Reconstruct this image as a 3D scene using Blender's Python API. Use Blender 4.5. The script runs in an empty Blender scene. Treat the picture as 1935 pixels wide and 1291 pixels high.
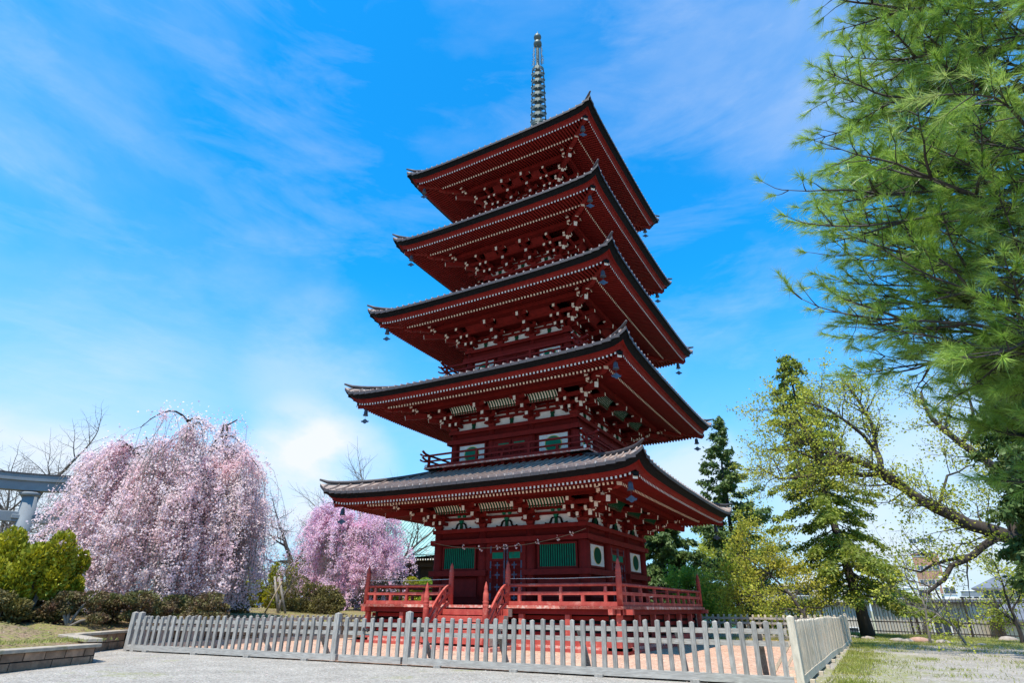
import bpy, math, random
import numpy as np
from mathutils import Vector, Matrix
R = math.radians
random.seed(7)
scene = bpy.context.scene
col = scene.collection

# ------------------------------------------------------------------ camera, sky, sun
CAM = np.array([10.926, -21.715, 1.2])
YAW, PITCH, ROLL, FPX = R(-29.933), R(24.574), R(0.559), 1094.75
def cam_axes():
    f = np.array([math.sin(YAW)*math.cos(PITCH), math.cos(YAW)*math.cos(PITCH), math.sin(PITCH)])
    r = np.array([math.cos(YAW), -math.sin(YAW), 0.0]); u = np.cross(r, f)
    c, s = math.cos(ROLL), math.sin(ROLL)
    return c*r+s*u, -s*r+c*u, f
CR, CU, CF = cam_axes()
cd = bpy.data.cameras.new('camera'); cam = bpy.data.objects.new('camera', cd); col.objects.link(cam)
cd.sensor_width = 36; cd.lens = FPX/1935*36; cd.clip_end = 3000; cd.clip_start = .1
m = Matrix.Identity(4)
for i in range(3):
    m[i][0] = CR[i]; m[i][1] = CU[i]; m[i][2] = -CF[i]; m[i][3] = CAM[i]
cam.matrix_world = m
scene.camera = cam
scene.view_settings.view_transform = 'Standard'; scene.view_settings.look = 'None'
scene.view_settings.exposure = 0.5; scene.view_settings.gamma = 1

def at(x, y, dist):                       # a photo pixel at a horizontal distance -> world point
    d = CF + CR*(x-967.5)/FPX - CU*(y-645.5)/FPX
    return CAM + d*dist/math.hypot(d[0], d[1])

SUN = Vector((0.03, -0.415, 0.91)).normalized()
sl = bpy.data.lights.new('sun', 'SUN'); sl.energy = 5.0; sl.angle = R(.5); sl.color = (1, .92, .79)
so = bpy.data.objects.new('sun', sl); col.objects.link(so)
so.rotation_euler = SUN.to_track_quat('Z', 'Y').to_euler()
w = bpy.data.worlds.new('World'); scene.world = w; w.use_nodes = True
wn, wl = w.node_tree.nodes, w.node_tree.links
for n in list(wn): wn.remove(n)
def N(nodes, t, **k):
    n = nodes.new(t)
    for a, b in k.items(): setattr(n, a, b)
    return n
out = N(wn, 'ShaderNodeOutputWorld'); bg = N(wn, 'ShaderNodeBackground'); bg.inputs[1].default_value = .13
sky = N(wn, 'ShaderNodeTexSky', sky_type='NISHITA'); sky.sun_disc = False
sky.sun_elevation = math.asin(SUN.z); sky.sun_rotation = math.atan2(SUN.x, SUN.y); sky.air_density = 1.0; sky.dust_density = .4; sky.ozone_density = 2.2
hs = N(wn, 'ShaderNodeHueSaturation'); hs.inputs['Saturation'].default_value = 1.25; hs.inputs['Hue'].default_value = .492; hs.inputs['Value'].default_value = 1.5
wl.new(sky.outputs[0], hs.inputs['Color'])
tc = N(wn, 'ShaderNodeTexCoord')
mp = N(wn, 'ShaderNodeMapping'); mp.inputs['Scale'].default_value = (1.2, 1.2, 2.6); mp.inputs['Rotation'].default_value = (R(10), R(-12), 0)
wl.new(tc.outputs['Generated'], mp.inputs[0])
nz = N(wn, 'ShaderNodeTexNoise'); nz.inputs['Scale'].default_value = 1.7; nz.inputs['Detail'].default_value = 9; nz.inputs['Roughness'].default_value = .58; nz.inputs['Distortion'].default_value = .3
wl.new(mp.outputs[0], nz.inputs['Vector'])
cr = N(wn, 'ShaderNodeMapRange'); cr.inputs[1].default_value = .46; cr.inputs[2].default_value = .82; cr.inputs[3].default_value = 0; cr.inputs[4].default_value = .26
wl.new(nz.outputs[0], cr.inputs[0])
def blob(px, py, width, amount, prev, lo=0.0):
    """a bank of cloud round one direction of the sky"""
    d = at(px, py, 100)-CAM; d = d/np.linalg.norm(d)
    dot = N(wn, 'ShaderNodeVectorMath', operation='DOT_PRODUCT'); dot.inputs[1].default_value = tuple(d)
    nrm = N(wn, 'ShaderNodeVectorMath', operation='NORMALIZE'); wl.new(tc.outputs['Generated'], nrm.inputs[0]); wl.new(nrm.outputs[0], dot.inputs[0])
    mr = N(wn, 'ShaderNodeMapRange', interpolation_type='SMOOTHSTEP'); mr.inputs[1].default_value = math.cos(R(width)); mr.inputs[2].default_value = math.cos(R(width*.25))
    mr.inputs[3].default_value = 0; mr.inputs[4].default_value = amount; wl.new(dot.outputs['Value'], mr.inputs[0])
    n2 = N(wn, 'ShaderNodeMapRange'); n2.inputs[1].default_value = .36; n2.inputs[2].default_value = .6; n2.inputs[3].default_value = lo; n2.inputs[4].default_value = 1
    wl.new(nz.outputs[0], n2.inputs[0])
    mu = N(wn, 'ShaderNodeMath', operation='MULTIPLY'); wl.new(mr.outputs[0], mu.inputs[0]); wl.new(n2.outputs[0], mu.inputs[1])
    ad = N(wn, 'ShaderNodeMath', operation='ADD', use_clamp=True); wl.new(prev, ad.inputs[0]); wl.new(mu.outputs[0], ad.inputs[1])
    return ad.outputs[0]
mp2 = N(wn, 'ShaderNodeMapping'); mp2.inputs['Scale'].default_value = (2.2, 2.2, 9); mp2.inputs['Rotation'].default_value = (R(6), R(-4), 0); wl.new(tc.outputs['Generated'], mp2.inputs[0])
nz2 = N(wn, 'ShaderNodeTexNoise'); nz2.inputs['Scale'].default_value = 1.6; nz2.inputs['Detail'].default_value = 12; nz2.inputs['Roughness'].default_value = .62; nz2.inputs['Distortion'].default_value = .5; wl.new(mp2.outputs[0], nz2.inputs['Vector'])
cr2 = N(wn, 'ShaderNodeMapRange'); cr2.inputs[1].default_value = .52; cr2.inputs[2].default_value = .80; cr2.inputs[3].default_value = 0; cr2.inputs[4].default_value = .17; wl.new(nz2.outputs[0], cr2.inputs[0])
ca_ = N(wn, 'ShaderNodeMath', operation='ADD', use_clamp=True); wl.new(cr.outputs[0], ca_.inputs[0]); wl.new(cr2.outputs[0], ca_.inputs[1])
c = ca_.outputs[0]
c = blob(520, 925, 6.5, .8, c, .3); c = blob(640, 900, 6.5, .75, c, .25); c = blob(560, 850, 6, .4, c, 0); c = blob(100, 990, 15, .5, c, .5); c = blob(1300, 890, 6, .55, c, .4)
c = blob(-60, 620, 24, .20, c, .3); c = blob(1500, 20, 15, .18, c, .35); c = blob(1850, 1050, 17, .6, c, .6); c = blob(620, 700, 9, .25, c, 0)
geo = N(wn, 'ShaderNodeNewGeometry')
mx = N(wn, 'ShaderNodeMix', data_type='RGBA'); wl.new(c, mx.inputs[0])
tint = N(wn, 'ShaderNodeMix', data_type='RGBA', blend_type='MULTIPLY'); tint.inputs[0].default_value = 1; tint.inputs[7].default_value = (.10, .98, 1.25, 1); wl.new(hs.outputs[0], tint.inputs[6]); 
sxyz = N(wn, 'ShaderNodeSeparateXYZ'); wl.new(tc.outputs['Generated'], sxyz.inputs[0])
hz_ = N(wn, 'ShaderNodeMapRange', interpolation_type='SMOOTHSTEP'); hz_.inputs[1].default_value = -.05; hz_.inputs[2].default_value = .52; hz_.inputs[3].default_value = .92; hz_.inputs[4].default_value = 0; wl.new(sxyz.outputs[2], hz_.inputs[0])
hm = N(wn, 'ShaderNodeMix', data_type='RGBA'); wl.new(hz_.outputs[0], hm.inputs[0]); wl.new(tint.outputs[2], hm.inputs[6]); hm.inputs[7].default_value = (2.8, 3.75, 5.2, 1); wl.new(hm.outputs[2], mx.inputs[6]); mx.inputs[7].default_value = (5.0, 5.3, 5.7, 1)
wl.new(mx.outputs[2], bg.inputs[0]); wl.new(bg.outputs[0], out.inputs[0])

# ------------------------------------------------------------------ materials
def mat(name, c1, c2=None, rough=.7, scale=6., stretch=(1, 1, 1), bump=0., bscale=None, metal=0., spec=.5, detail=6, lo=.35, hi=.65, transl=0., island=0., c3=None, c3scale=1.2, c3lo=.55, c3hi=.7, gen=False, coat=0., brick=None):
    m = bpy.data.materials.new(name); m.use_nodes = True
    nt = m.node_tree; nn, ll = nt.nodes, nt.links
    b = nn['Principled BSDF']; b.inputs['Roughness'].default_value = rough; b.inputs['Metallic'].default_value = metal
    b.inputs['Specular IOR Level'].default_value = spec; b.inputs['Coat Weight'].default_value = coat
    tc = N(nn, 'ShaderNodeTexCoord'); mp = N(nn, 'ShaderNodeMapping'); mp.inputs['Scale'].default_value = stretch
    ll.new(tc.outputs['Generated' if gen else 'Object'], mp.inputs[0])
    colout = None
    if c2 is not None:
        nz = N(nn, 'ShaderNodeTexNoise'); nz.inputs['Scale'].default_value = scale; nz.inputs['Detail'].default_value = detail; nz.inputs['Roughness'].default_value = .6
        ll.new(mp.outputs[0], nz.inputs['Vector'])
        mr = N(nn, 'ShaderNodeMapRange'); mr.inputs[1].default_value = lo; mr.inputs[2].default_value = hi; ll.new(nz.outputs[0], mr.inputs[0])
        mx = N(nn, 'ShaderNodeMix', data_type='RGBA'); mx.inputs[6].default_value = (*c1, 1); mx.inputs[7].default_value = (*c2, 1)
        ll.new(mr.outputs[0], mx.inputs[0]); colout = mx.outputs[2]
    if c3 is not None:
        n3 = N(nn, 'ShaderNodeTexNoise'); n3.inputs['Scale'].default_value = c3scale; n3.inputs['Detail'].default_value = 8; n3.inputs['Roughness'].default_value = .65
        ll.new(tc.outputs['Object'], n3.inputs['Vector'])
        m3 = N(nn, 'ShaderNodeMapRange'); m3.inputs[1].default_value = c3lo; m3.inputs[2].default_value = c3hi; ll.new(n3.outputs[0], m3.inputs[0])
        x3 = N(nn, 'ShaderNodeMix', data_type='RGBA'); ll.new(m3.outputs[0], x3.inputs[0]); x3.inputs[7].default_value = (*c3, 1)
        if colout: ll.new(colout, x3.inputs[6])
        else: x3.inputs[6].default_value = (*c1, 1)
        colout = x3.outputs[2]
    if island > 0:
        g = N(nn, 'ShaderNodeNewGeometry'); h = N(nn, 'ShaderNodeHueSaturation')
        mr = N(nn, 'ShaderNodeMapRange'); mr.inputs[3].default_value = 1-island; mr.inputs[4].default_value = 1+island
        ll.new(g.outputs['Random Per Island'], mr.inputs[0]); ll.new(mr.outputs[0], h.inputs['Value'])
        if colout: ll.new(colout, h.inputs['Color'])
        else: h.inputs['Color'].default_value = (*c1, 1)
        colout = h.outputs[0]
    if brick:
        bt = N(nn, 'ShaderNodeTexBrick'); bt.inputs['Scale'].default_value = 1; bt.inputs['Brick Width'].default_value = brick[0]; bt.inputs['Row Height'].default_value = brick[1]; bt.inputs['Mortar Size'].default_value = brick[2]
        bt.inputs['Color1'].default_value = (1, 1, 1, 1); bt.inputs['Color2'].default_value = (.72, .72, .72, 1); bt.inputs['Mortar'].default_value = (.3, .28, .26, 1)
        mb_ = N(nn, 'ShaderNodeMapping'); mb_.inputs['Rotation'].default_value = brick[3]; ll.new(tc.outputs['Object'], mb_.inputs[0]); ll.new(mb_.outputs[0], bt.inputs[0])
        mm = N(nn, 'ShaderNodeMix', data_type='RGBA', blend_type='MULTIPLY'); mm.inputs[0].default_value = 1; ll.new(bt.outputs[0], mm.inputs[7])
        if colout: ll.new(colout, mm.inputs[6])
        else: mm.inputs[6].default_value = (*c1, 1)
        colout = mm.outputs[2]
    if colout: ll.new(colout, b.inputs['Base Color'])
    else: b.inputs['Base Color'].default_value = (*c1, 1)
    if bump > 0:
        nb = N(nn, 'ShaderNodeTexNoise'); nb.inputs['Scale'].default_value = bscale or scale*3; nb.inputs['Detail'].default_value = 5
        ll.new(mp.outputs[0], nb.inputs['Vector']); bp = N(nn, 'ShaderNodeBump'); bp.inputs['Strength'].default_value = bump; bp.inputs['Distance'].default_value = .02
        ll.new(nb.outputs[0], bp.inputs['Height']); ll.new(bp.outputs[0], b.inputs['Normal'])
    if transl > 0:
        tr = N(nn, 'ShaderNodeBsdfTranslucent'); ms = N(nn, 'ShaderNodeMixShader'); ms.inputs[0].default_value = transl
        if colout: ll.new(colout, tr.inputs[0])
        else: tr.inputs[0].default_value = (*c1, 1)
        ll.new(b.outputs[0], ms.inputs[1]); ll.new(tr.outputs[0], ms.inputs[2]); ll.new(ms.outputs[0], nn['Material Output'].inputs[0])
    return m
M = {}
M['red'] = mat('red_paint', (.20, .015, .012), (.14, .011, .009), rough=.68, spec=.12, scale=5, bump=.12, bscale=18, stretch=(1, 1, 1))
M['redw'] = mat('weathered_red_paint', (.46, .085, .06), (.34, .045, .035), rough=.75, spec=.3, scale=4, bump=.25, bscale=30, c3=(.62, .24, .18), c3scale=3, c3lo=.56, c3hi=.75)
M['redd'] = mat('shade_red_board', (.125, .009, .007), (.09, .007, .006), rough=.8, spec=.08, scale=3, bump=.1)  # darker copy of the red: shade between rafters put into the colour
M['rede'] = mat('peeling_edge_paint', (.52, .14, .10), (.66, .42, .33), rough=.85, scale=9, stretch=(1, 1, 1), lo=.45, hi=.6, bump=.4)
M['white'] = mat('white_paint', (.74, .71, .66), (.60, .56, .50), rough=.7, scale=9)
M['cream'] = mat('aged_white_paint', (.88, .80, .68), (.74, .66, .55), rough=.75, scale=14)
M['plaster'] = mat('plaster', (.80, .79, .77), (.70, .69, .66), rough=.9, scale=4)
M['green'] = mat('green_paint', (.004, .20, .105), (.006, .15, .085), rough=.65, spec=.15, scale=6, c3=(.10, .06, .04), c3scale=5, c3lo=.62, c3hi=.7)
M['dgreen'] = mat('dark_green_paint', (.003, .065, .03), (.004, .05, .025), rough=.7, spec=.1, scale=6)
M['yellow'] = mat('ochre_paint', (.62, .46, .08), rough=.6)
M['blue'] = mat('blue_black_iron', (.05, .055, .10), (.04, .042, .075), rough=.5, scale=20)
M['black'] = mat('black_eave_board', (.004, .0045, .006), (.010, .011, .012), rough=.75, spec=.08, scale=7, bump=.3, bscale=40, stretch=(1, 1, 4), c3=(.04, .042, .042), c3scale=5, c3lo=.70, c3hi=.78)
M['tile'] = mat('roof_metal', (.38, .29, .25), (.28, .215, .19), rough=.36, scale=2.5, metal=.0, c3=(.46, .42, .39), c3scale=2, spec=.6, bump=.05)
M['tiled'] = mat('roof_edge_metal', (.075, .062, .064), (.05, .045, .048), rough=.55, scale=6, metal=.1, spec=.3)
M['bronze'] = mat('bronze', (.055, .08, .075), (.095, .12, .11), rough=.5, scale=6, metal=.3)
M['bell'] = mat('bell_metal', (.07, .085, .12), (.05, .06, .08), rough=.5, scale=10, metal=.3)
M['dark'] = mat('shade_and_joint_dark', (.012, .008, .008), rough=1)  # near black: painted shade behind bars and slats, also dark wall joints
M['fence'] = mat('grey_weathered_wood', (.35, .32, .285), (.20, .18, .16), rough=.85, scale=5, stretch=(7, 7, .9), bump=.35, bscale=16, c3=(.20, .185, .165), c3scale=2.6, island=.24)
M['fencer'] = mat('grey_weathered_rail', (.41, .38, .34), (.26, .235, .21), rough=.85, scale=5, stretch=(1, 1, 8), bump=.3, bscale=14, island=.06)
M['fencet'] = mat('tan_weathered_wood', (.60, .51, .39), (.40, .34, .26), rough=.85, scale=4, stretch=(6, 6, .8), bump=.3, bscale=14, c3=(.22, .22, .15), c3scale=1.1, island=.16)
M['stone'] = mat('brown_stone_block', (.36, .23, .15), (.17, .11, .075), rough=.95, scale=4, bump=1., bscale=9, island=.2)
M['cap'] = mat('stone_cap', (.42, .35, .27), (.30, .25, .20), rough=.9, scale=5, bump=.3, c3=(.16, .15, .07), c3scale=2)
M['torii'] = mat('grey_concrete', (.20, .225, .25), (.15, .17, .19), rough=.8, scale=1.2, bump=.1)
M['copper'] = mat('green_copper_roof', (.30, .46, .42), (.20, .34, .32), rough=.6, scale=2, c3=(.42, .5, .46), c3scale=1)
M['dwood'] = mat('dark_timber', (.045, .028, .022), (.03, .02, .017), rough=.8, scale=3)
M['bark'] = mat('bark', (.06, .047, .04), (.03, .024, .021), rough=.95, scale=9, stretch=(1, 1, .3), bump=.6, bscale=14, c3=(.12, .11, .09), c3scale=3, c3lo=.64, c3hi=.75)
M['barkg'] = mat('grey_bark', (.20, .175, .15), (.12, .10, .09), rough=.95, scale=8, stretch=(1, 1, .4), bump=.5)
M['rope'] = mat('rope', (.27, .21, .13), rough=.9)
M['pink'] = mat('pink_paper', (.85, .52, .50), (.9, .75, .70), rough=.8, scale=8)
M['iron'] = mat('brown_iron', (.035, .026, .024), rough=.5)
M['rock'] = mat('pale_rock', (.40, .34, .29), (.26, .22, .19), rough=.95, scale=5, bump=.6)
M['rockr'] = mat('reddish_rock', (.46, .28, .21), (.33, .2, .16), rough=.95, scale=5, bump=.6)
M['blossom'] = mat('pale_pink_blossom', (.92, .68, .72), (.92, .82, .82), rough=.8, scale=.9, transl=.55, island=.14)
M['blossom2'] = mat('pink_blossom', (.90, .56, .72), (.92, .76, .84), rough=.8, scale=1.1, transl=.55, island=.16)
M['needle'] = mat('pine_needles', (.22, .36, .045), (.34, .48, .09), rough=.36, scale=2.2, transl=.45, island=.4, c3=(.44, .50, .18), c3scale=.8)
M['leafy'] = mat('spring_leaves', (.52, .52, .06), (.38, .43, .045), rough=.6, scale=1.2, transl=.5, island=.3)
M['leafo'] = mat('golden_new_leaves', (.52, .44, .05), (.36, .42, .04), rough=.6, scale=.8, transl=.5, island=.3)
M['leafb'] = mat('bright_young_leaves', (.32, .42, .04), (.20, .30, .03), rough=.6, scale=.8, transl=.5, island=.3)
M['conif'] = mat('conifer_foliage', (.15, .21, .025), (.25, .29, .03), rough=.6, scale=1.0, transl=.42, island=.35, c3=(.32, .28, .035), c3scale=.6)
M['conifd'] = mat('dark_conifer_foliage', (.07, .13, .03), (.12, .18, .04), rough=.6, scale=1.2, transl=.38, island=.35)
M['golden'] = mat('golden_hedge', (.42, .38, .015), (.20, .22, .012), rough=.6, scale=1.5, transl=.25, island=.3)
M['shrub'] = mat('olive_shrub', (.17, .15, .03), (.11, .085, .03), rough=.7, scale=1.5, transl=.25, island=.3)
M['azalea'] = mat('low_brown_green_shrub', (.12, .13, .03), (.12, .06, .035), rough=.7, scale=2.5, transl=.2, island=.35)
M['grass'] = mat('grass_blades', (.25, .29, .04), (.34, .32, .08), rough=.6, scale=1.2, transl=.35, island=.3)
M['tan'] = mat('tan_corrugated_wall', (.50, .45, .38), (.44, .40, .34), rough=.6, scale=.5)
M['wwall'] = mat('white_render_wall', (.78, .77, .75), (.70, .69, .67), rough=.8, scale=.6)
M['cwall'] = mat('cream_render_wall', (.62, .52, .38), (.56, .47, .34), rough=.8, scale=.6)
M['brick'] = mat('brown_brick_wall', (.38, .20, .14), (.32, .17, .12), rough=.85, scale=1)
M['glass'] = mat('window_glass', (.05, .065, .085), rough=.12, spec=.8)
M['groof'] = mat('grey_sheet_roof', (.17, .17, .185), (.13, .13, .14), rough=.5, scale=1)
M['teal'] = mat('teal_sheet', (.14, .42, .40), (.12, .36, .36), rough=.5, scale=1)
M['bluec'] = mat('blue_plastic', (.02, .25, .55), rough=.5)

# ------------------------------------------------------------------ helpers
def link(o, parent=None):
    col.objects.link(o)
    if parent: o.parent = parent
    return o
def tag(o, label=None, cat=None, group=None, kind=None):
    if label: o['label'] = label
    if cat: o['category'] = cat
    if group: o['group'] = group
    if kind: o['kind'] = kind
    return o
def thing(name, label, cat, loc=(0, 0, 0), group=None):
    o = bpy.data.objects.new(name, None); o.location = loc; o.empty_display_size = .3
    return tag(link(o), label, cat, group)
class MB:
    def __init__(s): s.v = []; s.f = []; s.m = []; s.s = []; s.mats = []
    def mi(s, m):
        m = M[m] if isinstance(m, str) else m
        if m not in s.mats: s.mats.append(m)
        return s.mats.index(m)
    def add(s, vs, fs, m, smooth=False, ms=None):
        o = len(s.v); s.v += [tuple(map(float, p)) for p in vs]; k = s.mi(m)
        for i, f in enumerate(fs):
            s.f.append([o+a for a in f]); s.m.append(s.mi(ms[i]) if ms and ms.get(i) else k); s.s.append(smooth)
    def box(s, c, sz, m, rz=0, ms=None, taper=1.):
        x, y, z = [a/2 for a in sz]; vs = []
        cs, sn = math.cos(rz), math.sin(rz)
        for dz in (-1, 1):
            t = taper if dz < 0 else 1
            for dx, dy in ((-1, -1), (1, -1), (1, 1), (-1, 1)):
                a, b = dx*x*t, dy*y*t
                vs.append((c[0]+a*cs-b*sn, c[1]+a*sn+b*cs, c[2]+dz*z))
        s.add(vs, [(3, 2, 1, 0), (4, 5, 6, 7), (0, 1, 5, 4), (1, 2, 6, 5), (2, 3, 7, 6), (3, 0, 4, 7)], m, ms=ms)
    def bb(s, x0, x1, y0, y1, z0, z1, m, ms=None):
        s.box(((x0+x1)/2, (y0+y1)/2, (z0+z1)/2), (abs(x1-x0), abs(y1-y0), abs(z1-z0)), m, ms=ms)
    def beam(s, p, q, wd, h, m, up=(0, 0, 1), end0=None, end1=None):
        p = Vector(p); q = Vector(q); d = (q-p).normalized(); r = d.cross(Vector(up))
        if r.length < 1e-5: r = Vector((1, 0, 0))
        r.normalize(); u = r.cross(d)
        vs = []
        for c in (p, q):
            for a, b in ((-1, -1), (1, -1), (1, 1), (-1, 1)): vs.append(c+r*a*wd/2+u*b*h/2)
        s.add(vs, [(0, 1, 2, 3), (7, 6, 5, 4), (0, 4, 5, 1), (1, 5, 6, 2), (2, 6, 7, 3), (3, 7, 4, 0)], m, ms={0: end0, 1: end1})
    def tube(s, pts, rad, m, n=6, cap=True):
        pts = [Vector(p) for p in pts]
        if not hasattr(rad, '__len__'): rad = [rad]*len(pts)
        vs = []; ref = None
        for i, p in enumerate(pts):
            d = (pts[min(i+1, len(pts)-1)]-pts[max(i-1, 0)])
            if d.length < 1e-9: d = Vector((0, 0, 1))
            d.normalize()
            if ref is None: ref = d.orthogonal().normalized()
            a = (ref-d*ref.dot(d))
            a = a.normalized() if a.length > 1e-4 else d.orthogonal().normalized()
            ref = a; b = d.cross(a)
            for k in range(n):
                t = 2*math.pi*k/n; vs.append(p+(a*math.cos(t)+b*math.sin(t))*rad[i])
        fs = [(i*n+k, i*n+(k+1) % n, (i+1)*n+(k+1) % n, (i+1)*n+k) for i in range(len(pts)-1) for k in range(n)]
        if cap: fs += [tuple(range(n))[::-1], tuple((len(pts)-1)*n+k for k in range(n))]
        s.add(vs, fs, m, smooth=True)
    def lathe(s, c, prof, m, n=16, ms=None):      # prof: (radius, z)
        vs = [(c[0]+r*math.cos(2*math.pi*k/n), c[1]+r*math.sin(2*math.pi*k/n), c[2]+z) for r, z in prof for k in range(n)]
        fs = [(i*n+k, i*n+(k+1) % n, (i+1)*n+(k+1) % n, (i+1)*n+k) for i in range(len(prof)-1) for k in range(n)]
        fs += [tuple(range(n))[::-1], tuple((len(prof)-1)*n+k for k in range(n))]
        s.add(vs, fs, m, smooth=True)
    def poly(s, pts, thick, m, nrm):              # extruded outline
        nrm = Vector(nrm)*thick/2; n = len(pts)
        vs = [Vector(p)-nrm for p in pts]+[Vector(p)+nrm for p in pts]
        s.add(vs, [tuple(range(n))[::-1], tuple(range(n, 2*n))]+[(i, (i+1) % n, n+(i+1) % n, n+i) for i in range(n)], m)
    def build(s, name, parent=None, loc=None, rz=None, bevel=0):
        me = bpy.data.meshes.new(name); me.from_pydata(s.v, [], s.f)
        for mm in s.mats: me.materials.append(mm)
        me.polygons.foreach_set('material_index', s.m); me.polygons.foreach_set('use_smooth', s.s)
        me.update()
        o = link(bpy.data.objects.new(name, me), parent)
        if loc: o.location = loc
        if rz is not None: o.rotation_euler.z = rz
        if bevel: b = o.modifiers.new('bevel', 'BEVEL'); b.width = bevel; b.segments = 1; b.limit_method = 'ANGLE'
        return o
def dup_side(o, parent, k):
    c = o.copy(); link(c, parent); c.rotation_euler.z = k*math.pi/2
    return c
def sides(mb, name, parent, ks=(0, 1, 2, 3)):
    """one mesh built for the front side, copied round the other sides"""
    o = mb.build(name, parent)
    return [o]+[dup_side(o, parent, k) for k in ks if k]
def np_mesh(name, verts, k, m, parent=None, smooth=False):
    """verts (n*k,3): n separate faces of k corners"""
    verts = np.asarray(verts, dtype=np.float32); nv = len(verts); nf = nv//k
    me = bpy.data.meshes.new(name)
    me.vertices.add(nv); me.vertices.foreach_set('co', verts.ravel())
    me.loops.add(nv); me.loops.foreach_set('vertex_index', np.arange(nv, dtype=np.int32))
    me.polygons.add(nf); me.polygons.foreach_set('loop_start', np.arange(0, nv, k, dtype=np.int32))
    me.materials.append(M[m]); me.update(calc_edges=True)
    return link(bpy.data.objects.new(name, me), parent)

# ------------------------------------------------------------------ ground
FENCE_LINE = [(-14, 18.5), (1.69, 19.3), (8.12, 19.6), (12.6, 17.2), (15.8, 15.3), (26, 12)]
def fence_y(x):
    return float(np.interp(x, [p[0] for p in FENCE_LINE], [p[1] for p in FENCE_LINE]))
def ground_z(x, y):
    z = .02*math.sin(x*.9+1)*math.cos(y*.7)*(1 if abs(x) > 10.3 or y < -12.5 or y > 8 else 0)
    e = y-fence_y(x)-1.2
    if e > 0: z -= 3.6*(1-math.exp(-e/3.))
    return z
def grid_ground():
    xs = np.unique(np.concatenate([np.linspace(-1500, -60, 12), np.linspace(-60, 60, 121), np.linspace(60, 1500, 12)]))
    ys = np.unique(np.concatenate([np.linspace(-600, -40, 8), np.linspace(-40, 50, 91), np.linspace(50, 2200, 16)]))
    vs = [(x, y, ground_z(x, y)) for y in ys for x in xs]; nx = len(xs)
    fs = [(j*nx+i, j*nx+i+1, (j+1)*nx+i+1, (j+1)*nx+i) for j in range(len(ys)-1) for i in range(nx-1)]
    mb = MB(); mb.add(vs, fs, 'gravel', smooth=True); return mb
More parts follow.
